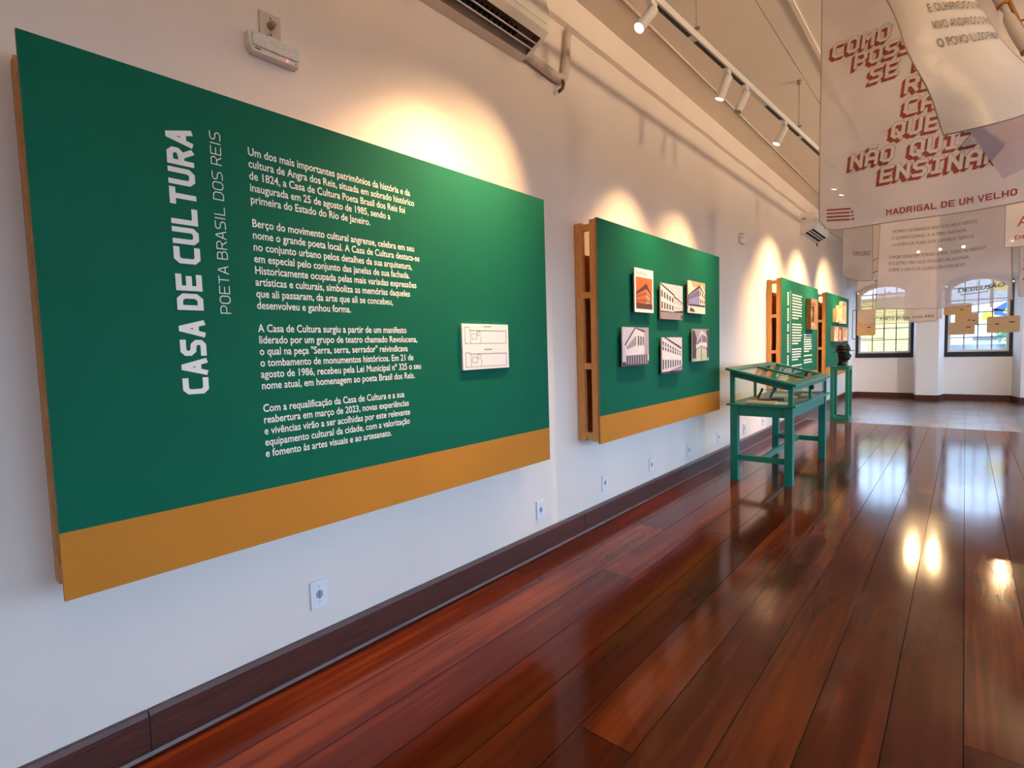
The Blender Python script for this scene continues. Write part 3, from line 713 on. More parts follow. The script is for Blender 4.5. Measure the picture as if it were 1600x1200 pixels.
MB().tube([(.0112, 1.02, 2.657), (.03, 1.02, 2.656), (.045, 1.02, 2.654)], [.017, .015, .008], 10).build('plug_body', mat('plug_grey', (150, 132, 118), .5, var=.05), t)
MB().tube([(.045, 1.02, 2.654), (.055, 1.024, 2.645), (.045, 1.015, 2.626), (.03, 1.0, 2.614), (.022, .995, 2.604)], .0035, 6).build('cord', mat('plug_cord', (190, 176, 160), .5, var=.03), t)

t = thing('wall_junction_box', 'small white open box fixed on the wall between second and third panels', 'box', (0, 6.8, 2.64))
mb = MB(); mb.box(.0005, .006, 6.69, 6.91, 2.58, 2.70)
for y0, y1, z0, z1 in ((6.69, 6.70, 2.58, 2.66), (6.70, 6.88, 2.58, 2.588), (6.70, 6.82, 2.652, 2.66)): mb.box(.006, .035, y0, y1, z0, z1)
mb.build('housing', WALL, t); MB().tube([(.006, 6.74, 2.69), (.03, 6.75, 2.69), (.03, 6.8, 2.7)], .006, 8).build('cable_stub', GREY, t)

# air conditioners: profile in (x, z), extruded along y
def aircon(y0, y1, zb, zt, label, near):
    t = thing('air_conditioner', label, 'air conditioner', (0, (y0+y1)/2, zb), 'wall air conditioners under the ceiling')
    D = .225
    prof = [(.0005, zb), (.075, zb), (.19, zb+.055), (D, zb+.085), (D+.005, zb+.2), (D-.01, zt-.02), (D-.04, zt), (.0005, zt)]
    mb = MB()
    n = len(prof)
    # leave the outlet slot (between points 1 and 2) open in the middle
    a, b = y0+.03, y1-.03
    for y in (y0, y1): mb.add([(p[0], y, p[1]) for p in prof], [list(range(n))])
    for i in range(n):
        p, q = prof[i], prof[(i+1) % n]
        if i == 1:
            mb.add([(p[0], y0, p[1]), (p[0], a, p[1]), (q[0], a, q[1]), (q[0], y0, q[1])], [(0, 1, 2, 3)]); mb.add([(p[0], b, p[1]), (p[0], y1, p[1]), (q[0], y1, q[1]), (q[0], b, q[1])], [(0, 1, 2, 3)])
        else: mb.add([(p[0], y0, p[1]), (p[0], y1, p[1]), (q[0], y1, q[1]), (q[0], y0, q[1])], [(0, 1, 2, 3)], 0)
    mb.build('housing', PLASTIC if not near else OFFW, t)
    p, q = prof[1], prof[2]
    mb = MB(); r0 = (p[0]+.02, p[1]+.075); r1 = (q[0]-.01, q[1]+.05)
    mb.add([(p[0], a, p[1]), (p[0], b, p[1]), (r0[0], b, r0[1]), (r0[0], a, r0[1])], [(0, 1, 2, 3)])
    mb.add([(r0[0], a, r0[1]), (r0[0], b, r0[1]), (r1[0], b, r1[1]), (r1[0], a, r1[1])], [(0, 1, 2, 3)])
    mb.add([(r1[0], a, r1[1]), (r1[0], b, r1[1]), (q[0], b, q[1]), (q[0], a, q[1])], [(0, 1, 2, 3)])
    for y in (a, b): mb.add([(p[0], y, p[1]), (r0[0], y, r0[1]), (r1[0], y, r1[1]), (q[0], y, q[1])], [(0, 1, 2, 3)])
    mb.build('outlet_recess', mat('outlet_recess', (96, 84, 78), .6, var=.1) if near else BLACK, t)
    y = a+.02
    while y < (b-.16 if near else b):
        MB().box(p[0]+.03, p[0]+.07, y, y+.004, p[1]+.03, p[1]+.075).build('vane', BLACK, t); y += .04 if near else .1
    for k in (.38, .68):
        x = p[0]+(q[0]-p[0])*k; z = p[1]+(q[1]-p[1])*k
        MB().box(x-.004 if near else x-.012, x+.004 if near else x+.012, a+.005, b-.005, z-.003, z+.001).build('flap', PLASTIC, t)
    MB().box(D+.0012, D+.006, y0+.02, y1-.02, zb+.12, zt-.06).build('front_panel', PLASTIC if not near else OFFW, t, .002)
    return t
A1 = aircon(1.74, 2.585, 3.125, 3.43, 'white air conditioner above the nearest panel, cut by the picture top', True)
t = thing('insulated_pipe', 'pale insulated pipe bending up the wall beside the near air conditioner', 'pipe', (.03, 3.0, 3.13))
MB().tube([(.035, 2.59, 3.165), (.035, 2.75, 3.155), (.035, 2.9, 3.145), (.036, 2.985, 3.15), (.034, 3.02, 3.2), (.034, 3.04, 3.3), (.034, 3.06, 3.42), (.034, 3.075, 3.52)], [.026, .029, .03, .03, .029, .027, .024, .026], 10).build('pipe_run', mat('pipe_wrap', (206, 192, 178), .7, var=.08, vscale=30, bump=.4, bscale=40), t)
MB().tube([(.05, 2.96, 3.14), (.06, 2.965, 3.11), (.055, 2.955, 3.075), (.04, 2.935, 3.055)], .012, 8).build('drain_hose', mat('drain_brown', (92, 66, 50), .6, var=.1), t)
A2 = aircon(9.82, 10.95, 3.15, 3.47, 'white air conditioner high on the wall before the farthest panel', False)
t2 = MB().box(.03, .09, 9.8165, 9.8195, 3.37, 3.395).build('energy_sticker', mat('blue_sticker', (90, 150, 170), .5, var=.05), A2)
MB().tube([(.03, 10.97, 3.145), (.035, 11.0, 3.12), (.03, 10.99, 3.09)], .011, 8).build('drain_hose', mat('drain_brown', (0, 0, 0)), A2)

# ================================================================ track and spotlights
def tx(y): return .745+(y-2.87)*.0549
ZTR = 3.3
t = thing('lighting_track', 'white lighting track hung on thin rods below the ceiling', 'track', (tx(2.9), 2.9, ZTR))
def bar(mb, y0, y1, dx0, dx1, z0, z1, mi=0):
    mb.hexa([(tx(y0)+dx0, y0, z0), (tx(y0)+dx1, y0, z0), (tx(y0)+dx1, y0, z1), (tx(y0)+dx0, y0, z1)], [(tx(y1)+dx0, y1, z0), (tx(y1)+dx1, y1, z0), (tx(y1)+dx1, y1, z1), (tx(y1)+dx0, y1, z1)], mi)
mb = MB(); bar(mb, -1.0, 12.0, -.018, .018, ZTR-.012, ZTR+.03)
mb.build('rail', TRACKM, t)
mb = MB()
for a, b in ((-1, 2.8), (2.92, 3.34), (3.42, 3.88), (3.96, 4.22), (4.72, 5.1), (5.24, 5.62), (5.7, 6.4), (6.5, 12)): bar(mb, a, b, -.0185, .006, ZTR-.0135, ZTR+.004)
mb.build('conductor_slot', BLACK, t)
for a, b in ((3.34, 3.42), (4.4, 4.72), (5.62, 5.7)): mb = MB(); bar(mb, a, b, -.0195, .0185, ZTR-.014, ZTR+.006); mb.build('joint_cover', TRACKM, t)
mb = MB()
for k in range(6): bar(mb, 4.44+k*.035, 4.45+k*.035, -.0205, -.0195, ZTR-.004, ZTR+.002)
mb.build('connector_slots', BLACK, t)
for y in (.9, 3.38, 5.52, 8.2, 10.8):
    x = tx(y)+.02
    h = MB().tube([(x, y, ZTR+.03), (x, y, ZC-.03)], .003, 6).build('hanger_rod', GREY, t)
    MB().tube([(x, y, ZC-.032), (x, y, ZC-.001)], .018, 10).build('ceiling_mount', GREY, h)
    MB().box(x-.045, x+.02, y-.009, y+.009, ZTR+.03, ZTR+.045).build('hanger_clip', GREY, h)
def spotlight(x, y, zt, aim, label, lit=True, power=None, group='cylindrical track spotlights', ang=75, soft=.03, col=WARM, drop=0):
    t = thing('track_spotlight', label, 'spotlight', (x, y, zt), group)
    MB().box(x-.017, x+.017, y-.035, y+.035, zt-.045, zt-.0142).build('track_adapter', TRACKM, t, .003)
    piv = Vector((x, y, zt-.075-drop)); d = (Vector(aim)-piv).normalized()
    MB().tube([(x, y, zt-.045), piv], .011, 10).build('stem', TRACKM, t)
    a = piv-d*.02; b = piv+d*.135
    MB().tube([a, a+d*.004, b-d*.002, b], [.026, .031, .031, .031], 16).build('lamp_body', TRACKM, t)
    c = b+d*.0006
    u = d.cross(Vector((0, 0, 1))).normalized(); w = d.cross(u)
    MB().poly([c+.028*(math.cos(2*PI*i/16)*u+math.sin(2*PI*i/16)*w) for i in range(16)]).build('lens', LENS if lit else LENSOFF, t)
    if lit:
        l = bpy.data.lights.new('lamp_light', 'SPOT'); l.energy = power or SPOT_W; l.color = col; l.spot_size = math.radians(ang); l.spot_blend = 1.0; l.shadow_soft_size = soft
        o = bpy.data.objects.new('lamp_light', l); C.objects.link(o); o.parent = t
        o.location = c+d*.004-t.location; o.rotation_euler = d.to_track_quat('-Z', 'Y').to_euler()
    return t
def ts(y, aim, label, **k): return spotlight(tx(y), y, ZTR, aim, label, **k)
ts(1.95, (.15, 1.75, 1.75), 'lit white spotlight above the lettering of the nearest panel')
ts(2.86, (.15, 1.72, 1.75), 'lit white spotlight nearest in view, first on the track')
ts(3.92, (.15, 3.85, 1.7), 'lit white spotlight second in view along the track')
ts(4.26, (.2, 3.75, 1.5), 'unlit white spotlight just after the second lit one', lit=False)
ts(5.17, (.15, 4.85, 1.7), 'lit white spotlight by the hanger rod, third lit in view', power=290)
ts(7.1, (.3, 7.3, 1.2), 'lit spotlight seen through the red-lettered banner, upper one', power=120)
ts(7.45, (.35, 7.55, 1.0), 'lit spotlight seen through the red-lettered banner, lower one', power=120)
ts(8.1, (.15, 8.1, 1.8), 'lit spotlight on the track opposite the third panel, hidden by the banner', power=430, ang=95)
ts(9.7, (.15, 9.7, 1.75), 'lit spotlight on the track just before the far air conditioner', power=560, ang=95)
ts(11.2, (.15, 12.0, 1.75), 'lit spotlight far along the track before the farthest panel', power=560, ang=95)
# second track across the far end
t = thing('lighting_track', 'white lighting track across the room before the far windows', 'track', (2.4, 13.6, 3.25))
MB().box(.9, 4.7, 13.582, 13.618, 3.238, 3.28).build('rail', TRACKM, t)
for x in (1.2, 2.9, 4.4): MB().tube([(x, 13.6, 3.28), (x, 13.6, ZC)], .003, 6).build('hanger_rod', GREY, t)
for i, x in enumerate((1.36, 1.70, 2.05, 2.72)):
    spotlight(x, 13.6, 3.252, (x+.1, 9.5, .3), ['leftmost', 'second from left', 'third from left', 'rightmost'][i]+' of four lit spotlights glowing through the DESILUSÃO banner', power=130)
spotlight(3.7, 11.4, ZTR, (1.7, 14.7, .8), 'added unseen spotlight at the far end of the right-hand track, brightening the far wall', power=260, ang=75, col=(1.0, .78, .58))  # added, unseen, to brighten the far wall and niches
# added track on the room's right side, unseen, carrying warm fill spotlights
t = thing('lighting_track', 'added unseen lighting track for fill spotlights on the right half of the ceiling', 'track', (3.7, 4, ZTR))
MB().box(3.682, 3.718, -1, 12, ZTR-.012, ZTR+.03).build('rail', TRACKM, t)
for y in (0, 4, 8, 11.5): MB().tube([(3.7, y, ZTR+.03), (3.7, y, ZC)], .003, 6).build('hanger_rod', GREY, t)
for i, y in enumerate((-.3, 2.9, 6.1, 9.3)):  # added uplights, unseen, filling ceiling and upper walls with warm light
    spotlight(3.7, y, ZTR-.0, (3.1, y+.1, 3.9), 'added unseen fill spotlight %s on the right-hand track, tilted up at the ceiling' % ['first', 'second', 'third', 'fourth'][i], power=UP_W, ang=150, soft=.12, col=(1.0, .72, .45), drop=.13)
for i, (y, a) in enumerate(((.6, (2.0, 2.4, 2.3)), (2.4, (1.95, 5.0, 2.1)), (4.6, (1.6, 7.0, 2.1)))):  # added, unseen, to brighten the hanging cloths
    spotlight(3.7, y, ZTR, a, 'added unseen spotlight on the right-hand track brightening the %s banner' % ['red-lettered', 'DESILUSÃO', 'line-drawn'][i], power=(120, 200, 260)[i], ang=40)

# ================================================================ display case
t = thing('display_case', 'green wooden table display case with sloping glass lid', 'display case', (.64, 6.08, 0))
cx0, cx1, cy0, cy1 = .365, .925, 5.285, 6.85
ZTAB = .765
for x, y in ((cx0, cy0), (cx1-.07, cy0), (cx1-.07, cy1-.07), (cx0, cy1-.07)):
    MB().box(x, x+.07, y, y+.07, 0, ZTAB-.02).build('leg', TEAL, t, .003)
for a in ((cx0+.07, cx1-.07, cy0+.01, cy0+.035), (cx0+.07, cx1-.07, cy1-.035, cy1-.01), (cx0+.01, cx0+.035, cy0+.07, cy1-.07), (cx1-.035, cx1-.01, cy0+.07, cy1-.07)):
    MB().box(a[0], a[1], a[2], a[3], ZTAB-.12, ZTAB-.02).build('apron', TEAL, t, .002)
for y in (cy0+.022, cy1-.048): MB().box(cx0+.07, cx1-.07, y, y+.026, .2, .255).build('stretcher', TEAL, t, .002)
MB().box((cx0+cx1)/2-.014, (cx0+cx1)/2+.014, cy0+.048, cy1-.048, .2, .255).build('stretcher', TEAL, t, .002)
MB().box(cx0-.03, cx1+.03, cy0-.03, cy1+.03, ZTAB-.02, ZTAB).build('tray_board', TEAL, t, .005)
zh, zl_ = 1.085, .945          # lid underside at the wall side and the room side
def zlid(x): return zh+(zl_-zh)*(x-cx0)/(cx1-cx0)
p = .038
for x, y in ((cx0, cy0), (cx1-p, cy0), (cx1-p, cy1-p), (cx0, cy1-p)):
    za, zb = zlid(x), zlid(x+p)
    MB().hexa([(x, y, ZTAB), (x+p, y, ZTAB), (x+p, y+p, ZTAB), (x, y+p, ZTAB)], [(x, y, za), (x+p, y, zb), (x+p, y+p, zb), (x, y+p, za)]).build('corner_post', TEAL, t)
ymid = (cy0+cy1)/2
MB().box(cx1-.024, cx1, ymid-.015, ymid+.015, ZTAB, zl_).build('centre_post', TEAL, t)
MB().box(cx0, cx0+.024, ymid-.015, ymid+.015, ZTAB, zh-.01).build('centre_post', TEAL, t)
h = .05
for y in (cy0+.004, cy1-.026):
    MB().hexa([(cx0+p, y, zlid(cx0+p)-h), (cx1-p, y, zlid(cx1-p)-h), (cx1-p, y+.022, zlid(cx1-p)-h), (cx0+p, y+.022, zlid(cx0+p)-h)],
              [(cx0+p, y, zlid(cx0+p)), (cx1-p, y, zlid(cx1-p)), (cx1-p, y+.022, zlid(cx1-p)), (cx0+p, y+.022, zlid(cx0+p))]).build('top_rail', TEAL, t)
for x, zz in ((cx0+.002, zh-.006), (cx1-.024, zl_)):
    MB().box(x, x+.022, cy0+p, cy1-p, zz-.045, zz-.001).build('top_rail', TEAL, t)
G2 = glass_mat('case_glass', (251, 254, 252))
for y in (cy0+.012, cy1-.016):
    MB().hexa([(cx0+p, y, ZTAB), (cx1-p, y, ZTAB), (cx1-p, y+.004, ZTAB), (cx0+p, y+.004, ZTAB)], [(cx0+p, y, zlid(cx0+p)-h), (cx1-p, y, zlid(cx1-p)-h), (cx1-p, y+.004, zlid(cx1-p)-h), (cx0+p, y+.004, zlid(cx0+p)-h)]).build('glass_pane', G2, t)
for a, b in ((cy0+p, ymid-.015), (ymid+.015, cy1-p)):
    MB().box(cx1-.014, cx1-.01, a, b, ZTAB, zl_-.045).build('glass_pane', G2, t)
    MB().box(cx0+.01, cx0+.014, a, b, ZTAB, zh-.05).build('glass_pane', G2, t)
# lid
lx0, lx1, ly0, ly1 = cx0-.035, cx1+.035, cy0-.035, cy1+.035; th = .024
def lz(x): return zlid(x)+.002
def lidbar(x0, x1, y0, y1):
    return MB().hexa([(x0, y0, lz(x0)), (x1, y0, lz(x1)), (x1, y1, lz(x1)), (x0, y1, lz(x0))], [(x0, y0, lz(x0)+th), (x1, y0, lz(x1)+th), (x1, y1, lz(x1)+th), (x0, y1, lz(x0)+th)])
lid = MB()
for q in ((lx0, lx1, ly0, ly0+.075), (lx0, lx1, ly1-.075, ly1), (lx0, lx0+.075, ly0+.075, ly1-.075), (lx1-.085, lx1, ly0+.075, ly1-.075), (lx0+.075, lx1-.085, ymid-.03, ymid+.03)):
    b = lidbar(*q); lid.add(b.v, b.f)
lid = lid.build('lid_frame', TEAL, t, .004)
for a, b in ((ly0+.075, ymid-.03), (ymid+.03, ly1-.075)):
    x0, x1 = lx0+.075, lx1-.085
    MB().hexa([(x0, a, lz(x0)+.008), (x1, a, lz(x1)+.008), (x1, b, lz(x1)+.008), (x0, b, lz(x0)+.008)], [(x0, a, lz(x0)+.013), (x1, a, lz(x1)+.013), (x1, b, lz(x1)+.013), (x0, b, lz(x0)+.013)]).build('lid_glass', G2, lid)
MB().box(cx1+.0005, cx1+.02, ymid-.028, ymid+.028, zl_-.085, zl_-.04).build('latch', mat('dark_latch', (20, 44, 38), .4, metal=.4, var=.1), t, .003)

PAPER = mat('aged_paper', (222, 198, 150), .8, var=.06); WPAPER = mat('white_paper', (226, 220, 206), .8, var=.04)
z = ZTAB
def sheet(name, cat, label, x, y, w, l, h, ang, m, group=None):
    t = thing(name, label, cat, (x, y, z), group)
    M = Matrix.Translation((x, y, z+.0006)) @ Matrix.Rotation(ang, 4, 'Z')
    MB().box(-w/2, w/2, -l/2, l/2, 0, h).build('pages', m, t, xf=M); return t, M
tb, M = sheet('open_book', 'book', 'cream book lying at the near end inside the display case', .62, 5.42, .26, .15, .016, .1, PAPER)
def medal_case(x, y, ang, label, inner):
    t = thing('medal_case', label, 'case', (x, y, z), 'small hinged cases standing open in the display case')
    M = Matrix.Translation((x, y, z+.0006)) @ Matrix.Rotation(ang, 4, 'Z')
    MB().box(-.06, .06, -.045, .045, 0, .022).build('case_base', BLACK, t, .002, xf=M)
    ML = M @ Matrix.Translation((-.06, 0, .022)) @ Matrix.Rotation(-1.15, 4, 'Y')
    MB().box(.001, .118, -.045, .045, 0, .014).build('case_lid', BLACK, t, .002, xf=ML)
    MB().box(.01, .108, -.037, .037, -.002, -.0002).build('lid_lining', inner, t, xf=ML)
    MB().lathe([(0, .005), (.022, .005), (.024, .002), (.024, 0)], (0, 0, .0222), 16).build('medal', GOLD, t, xf=M)
medal_case(.60, 5.60, .35, 'dark hinged medal case standing open at left', mat('dark_velvet', (40, 32, 30), .9, var=.1))
medal_case(.68, 5.74, .35, 'hinged medal case with pale lid lining standing open', PAPER)
sheet('paper_sheet', 'paper', 'white paper lying at the room-side near corner of the display case', .80, 5.46, .16, .24, .002, .05, WPAPER)
sheet('booklet', 'book', 'thick pale booklet in the middle of the display case', .66, 6.0, .24, .2, .02, -.1, PAPER)
z += .0215
sheet('booklet', 'book', 'thinner pale booklet lying on top of the thick one', .65, 6.0, .2, .17, .015, .15, WPAPER)
z -= .0215
sheet('paper_sheet', 'paper', 'grey paper lying behind the centre post of the display case', .8, 5.85, .18, .26, .003, .0, mat('grey_paper', (170, 164, 150), .8, var=.05))
sheet('paper_sheet', 'paper', 'aged brown sheet near the wall side of the display case', .47, 5.85, .14, .2, .003, .2, mat('brown_paper', (178, 128, 86), .8, var=.1))
sheet('photo_print', 'photograph', 'brown photograph at the far end inside the display case', .62, 6.5, .2, .28, .003, -.2, mat('brown_photo', (160, 108, 76), .5, var=.2, vscale=20))
sheet('paper_sheet', 'paper', 'white sheet at the far room-side corner of the display case', .82, 6.45, .15, .3, .003, .1, WPAPER)

# ================================================================ pedestal and bust
px0, px1, py0, py1, pz = .385, .655, 10.26, 10.60, .925
t = thing('pedestal', 'tall open-framed green pedestal carrying the bronze bust', 'pedestal', ((px0+px1)/2, (py0+py1)/2, 0))
LTEAL = mat('pale_green_top', (90, 170, 140), .5, var=.05)
for x, y in ((px0, py0), (px1-.05, py0), (px1-.05, py1-.05), (px0, py1-.05)): MB().box(x, x+.05, y, y+.05, .06, pz-.07).build('post', TEAL, t, .002)
MB().box(px0, px1, py0, py1, pz-.07, pz-.015).build('top_frame', TEAL, t, .003)
MB().box(px0-.006, px1+.006, py0-.006, py1+.006, pz-.015, pz).build('top_board', TEAL, t, .002)
mb = MB(); mb.box(px0, px1, py0, py0+.05, 0, .06); mb.box(px0, px1, py1-.05, py1, 0, .06); mb.box(px0, px0+.05, py0+.05, py1-.05, 0, .06); mb.box(px1-.05, px1, py0+.05, py1-.05, 0, .06)
mb.build('base_frame', TEAL, t, .003)
def bust():
    cx, cy = .545, 10.42
    t = thing('bronze_bust', 'dark bronze head in a brimmed hat on the green pedestal', 'sculpture', (cx, cy, pz))
    # head in profile facing +x: rings up the z axis, each ring offset and scaled
    rings = [(0, .085, .076, -.014), (.02, .076, .068, -.016), (.05, .06, .056, -.02), (.08, .058, .052, -.016), (.092, .074, .054, .004), (.12, .083, .06, .006), (.16, .084, .066, .004), (.20, .088, .07, 0), (.245, .09, .072, -.002), (.29, .09, .07, -.004), (.31, .06, .05, -.004), (.315, .001, .001, -.004)]
    n = 28; vs = []
    for (z, rx, ry, ox) in rings:
        for j in range(n):
            a = 2*PI*j/n; ca, sa = math.cos(a), math.sin(a)
            x = ox+rx*ca; y = ry*sa; f = max(ca, 0)**10
            if .08 < z < .14: x += .016*f*(1 if z > .09 else .4)      # chin
            if .15 < z < .17: x += .004*f
            if .16 <= z < .205: x += (.024 if z < .17 else .014)*max(ca, 0)**40  # nose
            if .115 < z < .13: x += .006*max(ca, 0)**20
            vs.append((cx+x, cy+y, pz+.0005+z))
    mb = MB(); fs = [(i*n+j, i*n+(j+1) % n, (i+1)*n+(j+1) % n, (i+1)*n+j) for i in range(len(rings)-1) for j in range(n)]
    mb.add(vs, fs, 0, True); mb.add(vs[:n], [list(range(n-1, -1, -1))])
    # nose bridge, lips, brow and ears as raised forms joined into the head
    mb.tube([(cx+.092, cy, pz+.205), (cx+.104, cy, pz+.18), (cx+.122, cy, pz+.16), (cx+.094, cy, pz+.15)], [.008, .012, .014, .01], 8)
    mb.tube([(cx+.088, cy-.03, pz+.132), (cx+.102, cy, pz+.134), (cx+.088, cy+.03, pz+.132)], [.004, .007, .004], 8)
    mb.tube([(cx+.086, cy-.03, pz+.119), (cx+.1, cy, pz+.121), (cx+.086, cy+.03, pz+.119)], [.004, .007, .004], 8)
    for s in (-1, 1):
        mb.tube([(cx+.06, cy+s*.056, pz+.208), (cx+.085, cy+s*.035, pz+.212), (cx+.096, cy+s*.012, pz+.206)], [.005, .009, .006], 8)
        mb.lathe([(.001, -.011), (.008, -.008), (.011, 0), (.008, .008), (.001, .011)], (cx+.08, cy+s*.034, pz+.19), 10)
        mb.tube([(cx-.004, cy+s*.072, pz+.15), (cx-.012, cy+s*.08, pz+.175), (cx-.008, cy+s*.082, pz+.2), (cx+.006, cy+s*.076, pz+.205)], [.006, .01, .011, .006], 8)
    h = mb.build('head', BRONZE, t); sb = h.modifiers.new('smooth', 'SUBSURF'); sb.levels = 1; sb.render_levels = 1
    M = Matrix.Translation((cx, cy, pz+.25)) @ Matrix.Rotation(-.09, 4, 'Y') @ Matrix.Diagonal((1.0, .84, 1, 1))
    hat = MB().lathe([(.10, -.004), (.162, -.012), (.168, -.007), (.162, -.003), (.106, .006), (.107, .03), (.106, .05), (.101, .084), (.096, .1), (.085, .108), (.05, .1), (.001, .096)], (0, 0, 0), 32).build('hat', BRONZE, t, xf=M)
    MB().lathe([(.1085, .014), (.1105, .016), (.1095, .042), (.1075, .044)], (0, 0, 0), 32).build('hat_band', mat('bronze_band', (24, 18, 17), .5, metal=.5, var=.1), hat, xf=M)
    MB().tube([(cx+.075, cy+.03, pz+.004), (cx+.098, cy+.032, pz+.004)], .004, 6)
bust()

# ================================================================ hanging banners
def banner(name, label, fn, m, nu=28, nv=44, cat='banner', group='printed cloth banners hung in the room', rod=None):
    t = thing(name, label, cat, fn(.5, 0), group)
    mb = MB(); vs = [fn(i/nu, j/nv) for j in range(nv+1) for i in range(nu+1)]
    mb.add(vs, [(j*(nu+1)+i, j*(nu+1)+i+1, (j+1)*(nu+1)+i+1, (j+1)*(nu+1)+i) for j in range(nv) for i in range(nu)], 0, True)
    mb.build('cloth', m, t)
    # hem: thin rolled edge round the sides and foot
    path = [fn(0, j/nv) for j in range(nv+1)]+[fn(i/nu, 1) for i in range(1, nu+1)]+[fn(1, j/nv) for j in range(nv-1, -1, -1)]
    MB().tube(path, .0024, 5).build('hem', mat('hem_thread', (170, 146, 136), .8, var=.05), t)
    if rod:
        a, b = Vector(fn(0, 0)), Vector(fn(1, 0)); d = (b-a).normalized()
        MB().tube([a-d*.05, b+d*.05], .009, 10).build('top_rod', PINE, t)
        for q in (a, b): MB().tube([q, (q[0], q[1], ZC)], .0012, 5).build('cord', mat('white_cord', (220, 210, 196), .8, var=.05), t)
    return t
def flat_cloth(x0, x1, y, zt, zb, fold=.02, freq=2.2, sag=.0, ph=0, round_l=0, flare=0, dy=0):
    """a hanging cloth facing -y; u across, v down"""
    def fn(u, v):
        x = x0+(x1-x0)*u
        zbot = zb-sag*math.sin(PI*u)
        if round_l and u < round_l: zbot += round_l*(x1-x0)*.8*(1-math.sqrt(max(1-(1-u/round_l)**2, 0)))
        x += flare*v*v*(u-.5)*2
        yy = y+dy*u+fold*(.3+.7*v)*math.sin(2*PI*freq*u+ph)*(.6+.4*math.sin(3*u+ph))+.012*math.sin(5*v+2*u+ph)
        return Vector((x, yy, zt+(zbot-zt)*v))
    return fn
def printer(fn, x0, x1, zt, zb, d=-.003):
    """maps a point (x, z) on the nominal plane on to the cloth, a little in front of it"""
    def q(x, z):
        p = fn(min(max((x-x0)/(x1-x0), 0), 1), min(max((zt-z)/(zt-zb), 0), 1)); return (p[0], p[1]+d, p[2])
    return q
# --- the large red-lettered banner
mx0, mx1, mzt, mzb, mY = 1.553, 2.33, 3.12, 1.895, 3.0
fn = flat_cloth(mx0, mx1, mY, mzt, mzb, fold=.012, freq=1.6, sag=.008, ph=.6, round_l=.09)
B1 = banner('hanging_banner', 'large sheer banner with red block lettering MADRIGAL DE UM VELHO', fn, VOILE, rod=True)
def shadow_words(lines, h, P_, nm):
    red = MB(); out = MB(); fc = MB()
    for (w, x, z) in lines:
        for k in range(1, 6):
            for i, qd in enumerate(block(w, h, 1.5)): red.add([P_(x+p[0]-k*.0026, z+p[1]-k*.0024, -.0014-.0003*k-i % 30*8e-6) for p in qd], [(0, 1, 2, 3)])
        for i, qd in enumerate(block(w, h, 1.8)): out.add([P_(x+p[0], z+p[1], -.0035-i % 30*2e-5) for p in qd], [(0, 1, 2, 3)])
        for i, qd in enumerate(block(w, h, 1.5)): fc.add([P_(x+p[0], z+p[1], -.0045-i % 30*2e-5) for p in qd], [(0, 1, 2, 3)])
    return red, out, fc
def PM(x, z, d):
    return printer(fn, mx0, mx1, mzt, mzb, d)(x, z)
lines = [('COMO E', 1.605, 2.714), ('POSSO', 1.695, 2.632), ('SE A', 1.758, 2.543), ('RE', 1.890, 2.450), ('CAN', 1.890, 2.358), ('QUE', 1.844, 2.266), ('NÃO QUIZ M', 1.686, 2.172), ('ENSINAR A', 1.804, 2.082)]
r_, o_, f_ = shadow_words(lines, .056, PM, '')
r_.build('lettering_shadow', REDINK, B1); o_.build('lettering_outline', GINK, B1); f_.build('lettering_face', mat('lettering_cream', (222, 206, 198), .8, var=.03), B1)
wl = [MB() for _ in range(4)]; letters('MADRIGAL DE UM VELHO', wl, lambda x, y: PM(1.825+x, 1.926+y, -.003), .027, .435, 1.35, SUB, Vector((0, -1, 0)))
for w_ in wl: w_.build('title_word', REDINK, B1)
mb = MB(); wordrows(mb, 1.585, 1.70, 1.985, 1.935, 4, lambda y, z: PM(y, z, -.003), .0035, 1); mb.build('note_lettering', REDINK, B1)
mb = MB(); wordrows(mb, 1.66, 1.72, 2.5, 2.0, 16, lambda y, z: PM(y, z-.6*(y-1.66), .004), .0025, 1); mb.build('faint_lettering', mat('faint_ink', (176, 156, 146), .8, var=.05), B1)

# --- satin cloth in front, swept to the right
def satin(u, v):
    z = 2.95+(1.94-2.95)*v
    xl = 1.72+.335*v+.004*math.sin(23*v)
    a = u*1.5; w = .135+.105*v
    x = xl+w*math.sin(a)
    e = math.exp(-u*5)
    y = 2.0+.30*(1-math.cos(a))+.014*e*math.sin(14*v+7*u)+.012*math.sin(4*u+3*v)*u
    return Vector((x, y, z+.125*(1-math.cos(a))*v*v-.012*math.sin(PI*u)*v))
B2 = banner('hanging_banner', 'glossy cream satin banner swept aside in front of the red lettering', satin, SATIN, nu=64, nv=80, rod=True)
def PS(u, v, d=.003):
    p = satin(u, v); e = 1e-3
    n = (satin(u+e, v)-p).cross(satin(u, v+e)-p).normalized()
    if n.y > 0: n = -n
    return p+n*d
for ln, v, u0, ul in (('E OLHANDO O TREM', .642, .25, .60), ('VIVO ANDANDO O PASSO', .696, .235, .64), ('O POVO ILUSO E BOM', .750, .22, .62)):
    t_ = text2d(ln, 1, .0); k = ul/max(p[0] for p in t_[0])
    mb = MB(); put_text(mb, ([(x*k, y) for x, y in t_[0]], t_[1]), lambda x, y: PS(u0+x, v-y*.026))
    mb.build('verse_line', mat('sepia_ink', (104, 84, 58), .7, var=.05), B2)
